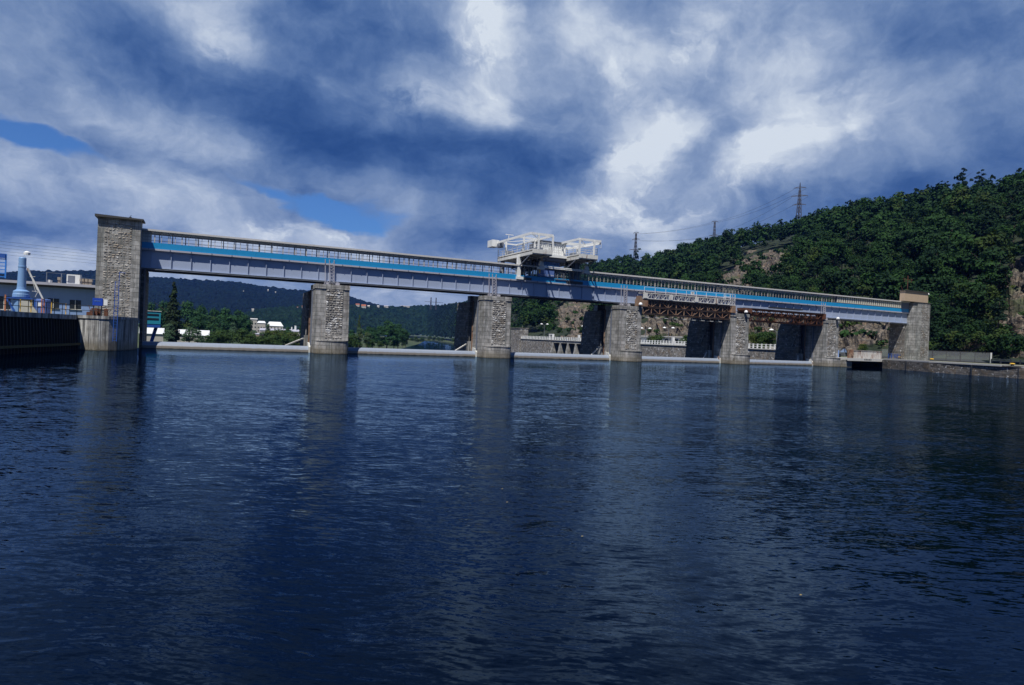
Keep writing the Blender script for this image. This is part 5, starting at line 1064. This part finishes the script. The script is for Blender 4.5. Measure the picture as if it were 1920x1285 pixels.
def where(lab, x, y, t_):
    k = 'tree' if 'tree' in lab else 'shrub'
    c = 'broadleaf tree' if k == 'tree' else 'yellowish green shrub'
    if t_ < .08: z = 'at the foot of the slope'
    elif t_ < .3: z = 'on the lower slope'
    else: z = 'higher up the slope'
    if x > 1850: h = 'by the right edge rock face'
    elif x > 1745: h = 'between right tower and right edge'
    elif x > 1600: h = 'behind the tan hut and right tower'
    elif x > 1400: h = 'behind the cream slats'
    elif x > 1200: h = 'behind the longer truss with walkway'
    elif x > 1100: h = 'seen beside the third pier'
    else: h = 'seen between second and third piers'
    return '%s %s, %s' % (c, z, h)
nI = 0; low_l = []; low_p = []
def hidden(px_, py_):
    return (px_ < 1130 and py_ > 690) or px_ > 1945 or px_ < 960
KL = {'b': ('dark green broadleaf tree on the steep wooded slope right of the dam', 'broadleaf trees on the right hillside', 'tree'), 'p': ('dark pine with tufted crown on the right hillside', 'pines on the right hillside', 'pine tree'), 's': ('low yellowish green shrub growing among the rocks of the right hillside', 'shrubs among the rocks of the right hillside', 'shrub')}
for (d, x, y, z, px_, py_, t_, shrub, pine) in pts_:
    s = (.72+1.0*g.random()**1.5); rz = g.random()*6.28
    occ = 1560 < px_ < 1742 and py_ < 660 and t_ < .12
    if t_ < .10: s *= .72
    if t_ > .7: s *= .8
    if nI < 255 and not hidden(px_, py_) and not occ:
        if shrub: lab, grp, cat = KL['s']; lab = where(lab, px_, py_, t_); place_tree(SH[nI % 3], SHT, (x, y, z-.2), s*1.0, rz, lab, grp, 'shrub', cat, 1, ('foliage', 'stem'))
        elif pine: lab, grp, cat = KL['p']; place_tree(PI[nI % 3], PIT_[nI % 2], (x, y, z-.3), s*.95, rz, lab, grp, 'pine_tree', cat)
        else: lab, grp, cat = KL['b']; lab = where(lab, px_, py_, t_); place_tree(HI[nI % 6], HIT[nI % 3], (x, y, z-.6), s*(1+.15*(px_ > 1700)), rz, lab, grp, 'broadleaf_tree', cat)
        nI += 1; continue
    if shrub: src = LOWB[int(g.integers(3))]; k = 1.2
    elif pine: src = LOWP[int(g.integers(3))]; k = .95
    else: src = LOW[int(g.integers(6))]; k = 1.
    c, s_ = math.cos(rz), math.sin(rz); v = src*(s*k); v = np.stack([v[:, 0]*c-v[:, 1]*s_+x, v[:, 0]*s_+v[:, 1]*c+y, v[:, 2]+z-.6], 1)
    (low_p if pine else low_l).append(v)
print('hill trees', len(pts_), 'individual', nI, 'low', len(low_l), len(low_p))
for lst, nm, mt, lab in ((low_l, 'hillside_wood', LEAF, 'dense broadleaf wood covering the upper right hillside'), (low_p, 'pine_wood', LEAFP, 'pines mixed in the wood on the right hillside')):
    o = bpy.data.objects.new(nm, mesh_quads(nm, np.concatenate(lst), mt)); SC.collection.objects.link(o); tag(o, lab, 'wood', None, 'stuff')
# distinct ridge pines and skyline trees on the right hill
def ridge_tree(px_, ytop, hgt, kind, lab, back=1.0):
    u, db, dr, zb, zr = hill_cols(px_); d = dr*back; z1 = H+tanel(px_, ytop)*d
    me = {'p': PI, 'b': HI}[kind][int(px_) % 3]; tk = {'p': PIT_, 'b': HIT}[kind][int(px_) % 2]; base = {'p': 14., 'b': 11.}[kind]
    place_tree(me, tk, (u[0]*d, u[1]*d, z1-hgt), hgt/base, px_, lab, 'skyline trees on the right ridge', 'pine_tree' if kind == 'p' else 'broadleaf_tree', 'pine tree' if kind == 'p' else 'tree')
for a in ((1790, 314, 19, 'p', 'tallest pine standing above the skyline near the right edge'), (1825, 318, 17, 'p', 'pine just right of the tallest skyline pine'), (1762, 340, 15, 'p', 'pine just left of the tallest skyline pine'), (1895, 314, 17, 'p', 'pine on the skyline at the far right'), (1725, 345, 15, 'p', 'lean pine with sky showing below its crown on the right ridge'),
          (1240, 467, 15, 'b', 'spreading tree standing alone at the low left end of the ridge'), (1262, 474, 13, 'b', 'round tree right beside the lone ridge tree'), (1500, 404, 12, 'b', 'small round tree directly below the tallest pylon')): ridge_tree(*a)
# spruces on the horizon right of the crane
g2 = np.random.default_rng(4)
for i in range(14):
    px_ = 1108+i*8.2+g2.normal()*2; d = 900+g2.random()*90; yt = 494+g2.random()*9-(4 if i in (1, 8) else 0); z1 = H+tanel(px_, yt)*d; r = ray(px_, yt); n = math.hypot(r[0], r[1])
    if i == 0: SPM = mesh_quads('crown', crown_spruce(77, 420, 16, 2.5, .9), LEAFP)
    place_tree(SPM, None, (r[0]/n*d, r[1]/n*d, z1-17), 1.05, i, 'dark pointed spruce on the skyline right of the crane', 'spruces on the skyline', 'spruce_tree', 'spruce tree')
for i in range(52):
    px_ = 1748+i*3.7+g2.normal()*2; u, db, dr, zb, zr = hill_cols(px_); k = i % 4; d = db+1.5+k*5+g2.random()*3; j = int(np.argmin(np.abs(pxs-px_))); dd = np.hypot(VH[:, j, 0], VH[:, j, 1]); ii = int(np.argmin(np.abs(dd-d)))
    if RK[ii, j] > .4 and k: continue
    if i == 0: BS = [mesh_quads('crown', crown_round(660+q, 700, 5, 3.0, .42, .0), LEAF if q else LEAFY) for q in range(3)]
    place_tree(BS[i % 3], None, (VH[ii, j, 0], VH[ii, j, 1], VH[ii, j, 2]-.4), .7+.5*g2.random(), i, ['leafy bush just behind the mesh fence right of the tower', 'leafy bush in the second row behind the mesh fence', 'leafy bush in the third row behind the mesh fence', 'leafy bush highest behind the mesh fence'][k] if px_ < 1858 else 'leafy bush behind the low railing at the far right', 'bushes at the foot of the right hillside', 'bush', 'bush')
# left bank trees
BR = [mesh_quads('crown', crown_round(600+i, 3200, 11, 4.4, .46, -.08), LEAFB) for i in range(4)]; BW = mesh_quads('crown', crown_round(620, 1600, 11, 3.2, .42, .05), LEAFW); PO = mesh_quads('crown', crown_poplar(630, 4200, 26, 3.4, .75), LEAFD); PO2 = mesh_quads('crown', crown_poplar(631, 1500, 26, 2.0, .9), LEAFB); BY = mesh_quads('crown', crown_round(640, 1500, 6, 4.2, .45, .0), LEAFY)
TRB = trunk_mesh('trunk', 11, .25, 5, 31); TRP = trunk_mesh('trunk', 26, .35, 3, 32)
def bank(px_, yt, D_, kind, lab, sx=1., zg=-5.2, grp='trees on the left bank'):
    r = ray(px_, yt); n = math.hypot(r[0], r[1]); z1 = H+r[2]/n*D_; h = z1-zg; me, tk, bh = {'r': (BR[int(px_) % 4], TRB, 11.), 'w': (BW, TRB, 11.), 'p': (PO, TRP, 26.), 'q': (PO2, TRP, 26.), 'y': (BY, None, 6.)}[kind]
    s = h/bh*sx; t = place_tree(me, tk, (r[0]/n*D_, r[1]/n*D_, zg), s, px_*1.3, lab, grp, {'r': 'broadleaf_tree', 'w': 'willow_tree', 'p': 'poplar_tree', 'q': 'poplar_tree', 'y': 'bush'}[kind], {'y': 'bush', 'p': 'poplar', 'q': 'poplar'}.get(kind, 'tree')); t.scale[2] = h/bh
bank(327, 528, 250, 'p', 'tall dark spire-shaped poplar in front of the white warehouses', .92)
for a in [(284, 566, 390, 'r', 'leafy green tree above the teal cabin', .8), (308, 563, 400, 'r', 'tree between the teal cabin and the tall poplar', .8), (352, 563, 380, 'r', 'green tree just right of the tall poplar top', .9), (378, 571, 390, 'r', 'bright green tree behind the right white warehouse', .8), (372, 590, 350, 'r', 'lower tree rising over the right white warehouse', .9),
          (402, 577, 370, 'r', 'first of the big round crowned trees right of the warehouse', .85), (424, 576, 360, 'r', 'biggest round crowned tree of the left bank row', .95), (447, 580, 365, 'r', 'round crowned tree near the right end of the row', .85), (462, 590, 360, 'r', 'last round crowned tree, left of the tall apartment block', .8),
          (438, 603, 285, 'w', 'pale grey green willow in front of the round crowned trees', .9), (475, 618, 300, 'w', 'dark rounded tree below the apartment blocks', 1.0), (503, 606, 400, 'w', 'small tree in front of the white mansard roof', .7), (540, 612, 380, 'r', 'bushy tree in front of the factory hall', .8), (566, 588, 360, 'q', 'slim poplar just left of the first pier', .85), (571, 592, 365, 'q', 'second slim poplar touching the first pier', .8),
          (355, 612, 235, 'w', 'bush overlapping the right side of the tall poplar foot', 1.3), (372, 618, 240, 'w', 'blue green bush before the right warehouse', 1.3), (318, 605, 245, 'w', 'bush at the left foot of the tall poplar', 1.1), (674, 590, 430, 'q', 'slim pale poplar just right of the first pier', .9), (674, 613, 290, 'w', 'pale willow right of the first pier', .9), (660, 618, 330, 'r', 'green tree touching the right edge of the first pier', .9),
          (700, 613, 350, 'r', 'dark green tree between the willow and the largest crown', .9), (727, 600, 380, 'r', 'largest round crown in the opening between first and second piers', 1.05), (748, 606, 400, 'r', 'round crown joined to the right of the largest crown', .85), (712, 610, 370, 'r', 'dark tree just left of the largest round crown', .9), (692, 611, 365, 'r', 'dark tree between the slim pale poplar and largest crown', .85), (740, 614, 385, 'r', 'dark tree in front of the largest round crown', .9), (762, 618, 430, 'r', 'last tall tree before the river bend', .8), (756, 622, 420, 'r', 'small dark tree at the river end of the wood', .8), (688, 622, 300, 'w', 'small green tree by the bank under the willow', 1.0)]: bank(*a)
BUL = ['bush right of the warehouse gable', 'second bush right of the warehouse gable', 'bush at the right foot of the grey green willow', 'low bush left of the dark rounded tree', 'low bush in front of the cream shed', 'taller bush under the lower grey apartment block', 'bush below the left end of the white mansard roof', 'bush below the right end of the white mansard roof', 'bush right in front of the factory hall',
 'last bush before the first pier', 'low bush below the silo chimney', 'low bush at the warehouse gable foot', 'low bush right of the first pier, nearest the gate', 'low bush under the pale willow right of the first pier', 'low bush below the dark tree between willow and largest crown', 'bush touching the first pier right edge', 'low bush under the largest round crown', 'low bush at the waterline below the mansard roof']
for i, (px_, yt, D_) in enumerate([(405, 622, 260), (420, 618, 262), (455, 616, 268), (470, 626, 265), (488, 630, 268), (498, 622, 300), (512, 619, 300), (526, 617, 310), (548, 622, 300), (560, 628, 300), (535, 628, 270), (392, 628, 255), (668, 634, 300), (695, 636, 330), (712, 640, 360), (660, 628, 280), (738, 638, 420), (510, 630, 270)]): bank(px_, yt, D_, 'y', BUL[i], 1.0, -5.3, 'bushes along the left bank')
for i, (px_, yt) in enumerate([(772, 633), (779, 631), (792, 632), (806, 630), (815, 631), (822, 632), (830, 633), (786, 636), (850, 634)]): bank(px_, yt, 1250-((px_-770)*3 if px_ > 800 else 400), 'y', 'small dark bush on the far river meadow', 1., -8.0, 'bushes on the far river meadow')
for i, (px_, yt, X_) in enumerate([(1345-i*9, 632+i % 2, 122) for i in range(2)]+[(1418, 625, 124), (1430, 622, 124), (1442, 621, 123), (1235, 628, 123), (1222, 629, 123), (1287, 628, 122)]):
    p = atX(px_, yt, X_); h = max(1.5, p[2]-2.5); place_tree(BY, None, (p[0], p[1], 2.5), h/6., i, 'round green bush behind the lock wall balustrade', 'bushes behind the lock wall', 'bush', 'bush')
p = atX(1618, 640, 142); place_tree(BY, None, (p[0], p[1], 3.0), .35, 1, 'small bright green bush at the cliff foot behind the lock fence', None, 'bush', 'bush')
# ================================================================ PYLONS AND WIRES
def pylon(px_, ytop, ybot, D_, lab, kind, sc=1.):
    r = ray(px_, ybot); n = math.hypot(r[0], r[1]); x, y = r[0]/n*D_, r[1]/n*D_; z0 = H+r[2]/n*D_-10; z1 = H+tanel(px_, ytop)*D_; h = z1-z0
    t = thing('power_pylon', lab, 'pylon', (x, y, z0), 'power pylons on the ridge'); m = MB(); e = 4.2*sc
    top = .86 if kind == 'danube' else .98
    tower_lattice(m, (x, y, z0), h*top, 5*sc, 1.1*sc, 11, .42*sc); 
    if kind == 'danube': tower_lattice(m, (x, y, z0+h*top), h*(1-top), 1.1*sc, .2, 3, .2*sc)
    m.build('lattice_mast', PYL, t); ends = []
    arms = {'danube': [(.90, 5.5), (.74, 7.5), (.57, 6.)], 'three': [(.99, 3.5), (.84, 5.), (.60, 8.)], 'two': [(.99, 4.), (.62, 7.)]}[kind]
    for f, L in arms:
        L *= sc; z = z0+h*f; m = MB(); a = (x-L*.62, y+L*.78, z); b = (x+L*.62, y-L*.78, z); m.bar(a, b, .42*sc, .5*sc); m.bar((x, y, z+1.3*sc), a, .3*sc); m.bar((x, y, z+1.3*sc), b, .3*sc)
        for q in (a, b): m.bar(q, (q[0], q[1], q[2]-1.3*sc), .14*sc)
        m.build('cross_arm', PYL, t); ends += [(a[0], a[1], a[2]-1.3*sc), (b[0], b[1], b[2]-1.3*sc)]
    return ends
P3 = pylon(1497, 343, 420, 700, 'tallest power pylon with three pairs of arms, rising from the wooded ridge', 'danube', 1.0)
P2 = pylon(1338, 415, 470, 820, 'small power pylon half hidden by trees in the middle of the ridge', 'two', .9)
P1 = pylon(1190, 436, 503, 900, 'reddish power pylon standing just right of the crane', 'three', 1.05)
def wires(A, B, sag, lab, r=.05, n=14):
    m = MB()
    for a, b in zip(A, B):
        a = np.array(a); b = np.array(b); prev = a
        for i in range(1, n+1):
            t = i/n; p = a+(b-a)*t; p[2] -= sag*4*t*(1-t); m.bar(prev, p, r*2); prev = p
    tag(m.build('power_lines', WIRE), lab, 'power lines')
far = [(-700, 900+i*6, 60+i*4) for i in range(6)]
wires(P3[:4], P2, 4, 'power lines between the tallest pylon and the middle ridge pylon', .07)
wires(P2, P1[:4], 3, 'power lines between the two smaller ridge pylons', .07)
AL = [atD(-250, 424+7*i, 420) for i in range(5)]; BL_ = [atD(1010, 553+2.6*i, 900) for i in range(5)]
wires(AL, BL_, 3, 'thin power lines sloping behind the tower and under the bridge', .045, 20)
m = MB(); p = atD(811, 577, 1700); z0 = p[2]-5; hh = atD(811, 558, 1700)[2]-z0; tower_lattice(m, (p[0]-5, p[1], z0), hh, 3, 1.5, 6, .5); tower_lattice(m, (p[0]+9, p[1], z0), hh, 3, 1.5, 6, .5); a = MB(); a.bar((p[0]-22, p[1], z0+hh*.62), (p[0]+26, p[1]-8, z0+hh*.6), .9)
tt_ = thing('power_pylon', 'tiny twin mast pylon on the horizon between the first and second piers', 'pylon', (p[0], p[1], z0)); m.build('twin_masts', PYL, tt_); a.build('cross_arm', PYL, tt_)
# ================================================================ floating leaves
for (px_, py_) in ((942, 917), (951, 942), (1092, 1006), (1502, 1116)):
    p = atZ(px_, py_, .012); m = MB(); s_ = .013; m.add([(p[0]-s_*2, p[1], .012), (p[0], p[1]-s_, .016), (p[0]+s_*2, p[1]+s_*.5, .013), (p[0], p[1]+s_*1.4, .02)], [(0, 1, 2, 3)])
    tag(m.build('floating_leaf', mat('dead_leaf', (.22, .17, .07), .9)), 'tiny yellowish leaf floating on the open water', 'leaf', 'leaves floating on the water')
# ================================================================ haze
hz = MB(); hz.box(-2400, 2000, -220, 3300, -15, 330)
hm = bpy.data.materials.new('haze'); hm.use_nodes = True; t = NT(hm.node_tree); t.n.clear()
pv = t.new('ShaderNodeVolumePrincipled'); pv.inputs['Color'].default_value = (.06, .24, 1, 1); pv.inputs['Density'].default_value = .00006; pv.inputs['Anisotropy'].default_value = .2
ho = t.new('ShaderNodeOutputMaterial'); t.l.new(pv.outputs[0], ho.inputs['Volume'])
tag(hz.build('haze', hm), 'thin blue haze over the valley', 'haze', None, 'stuff')
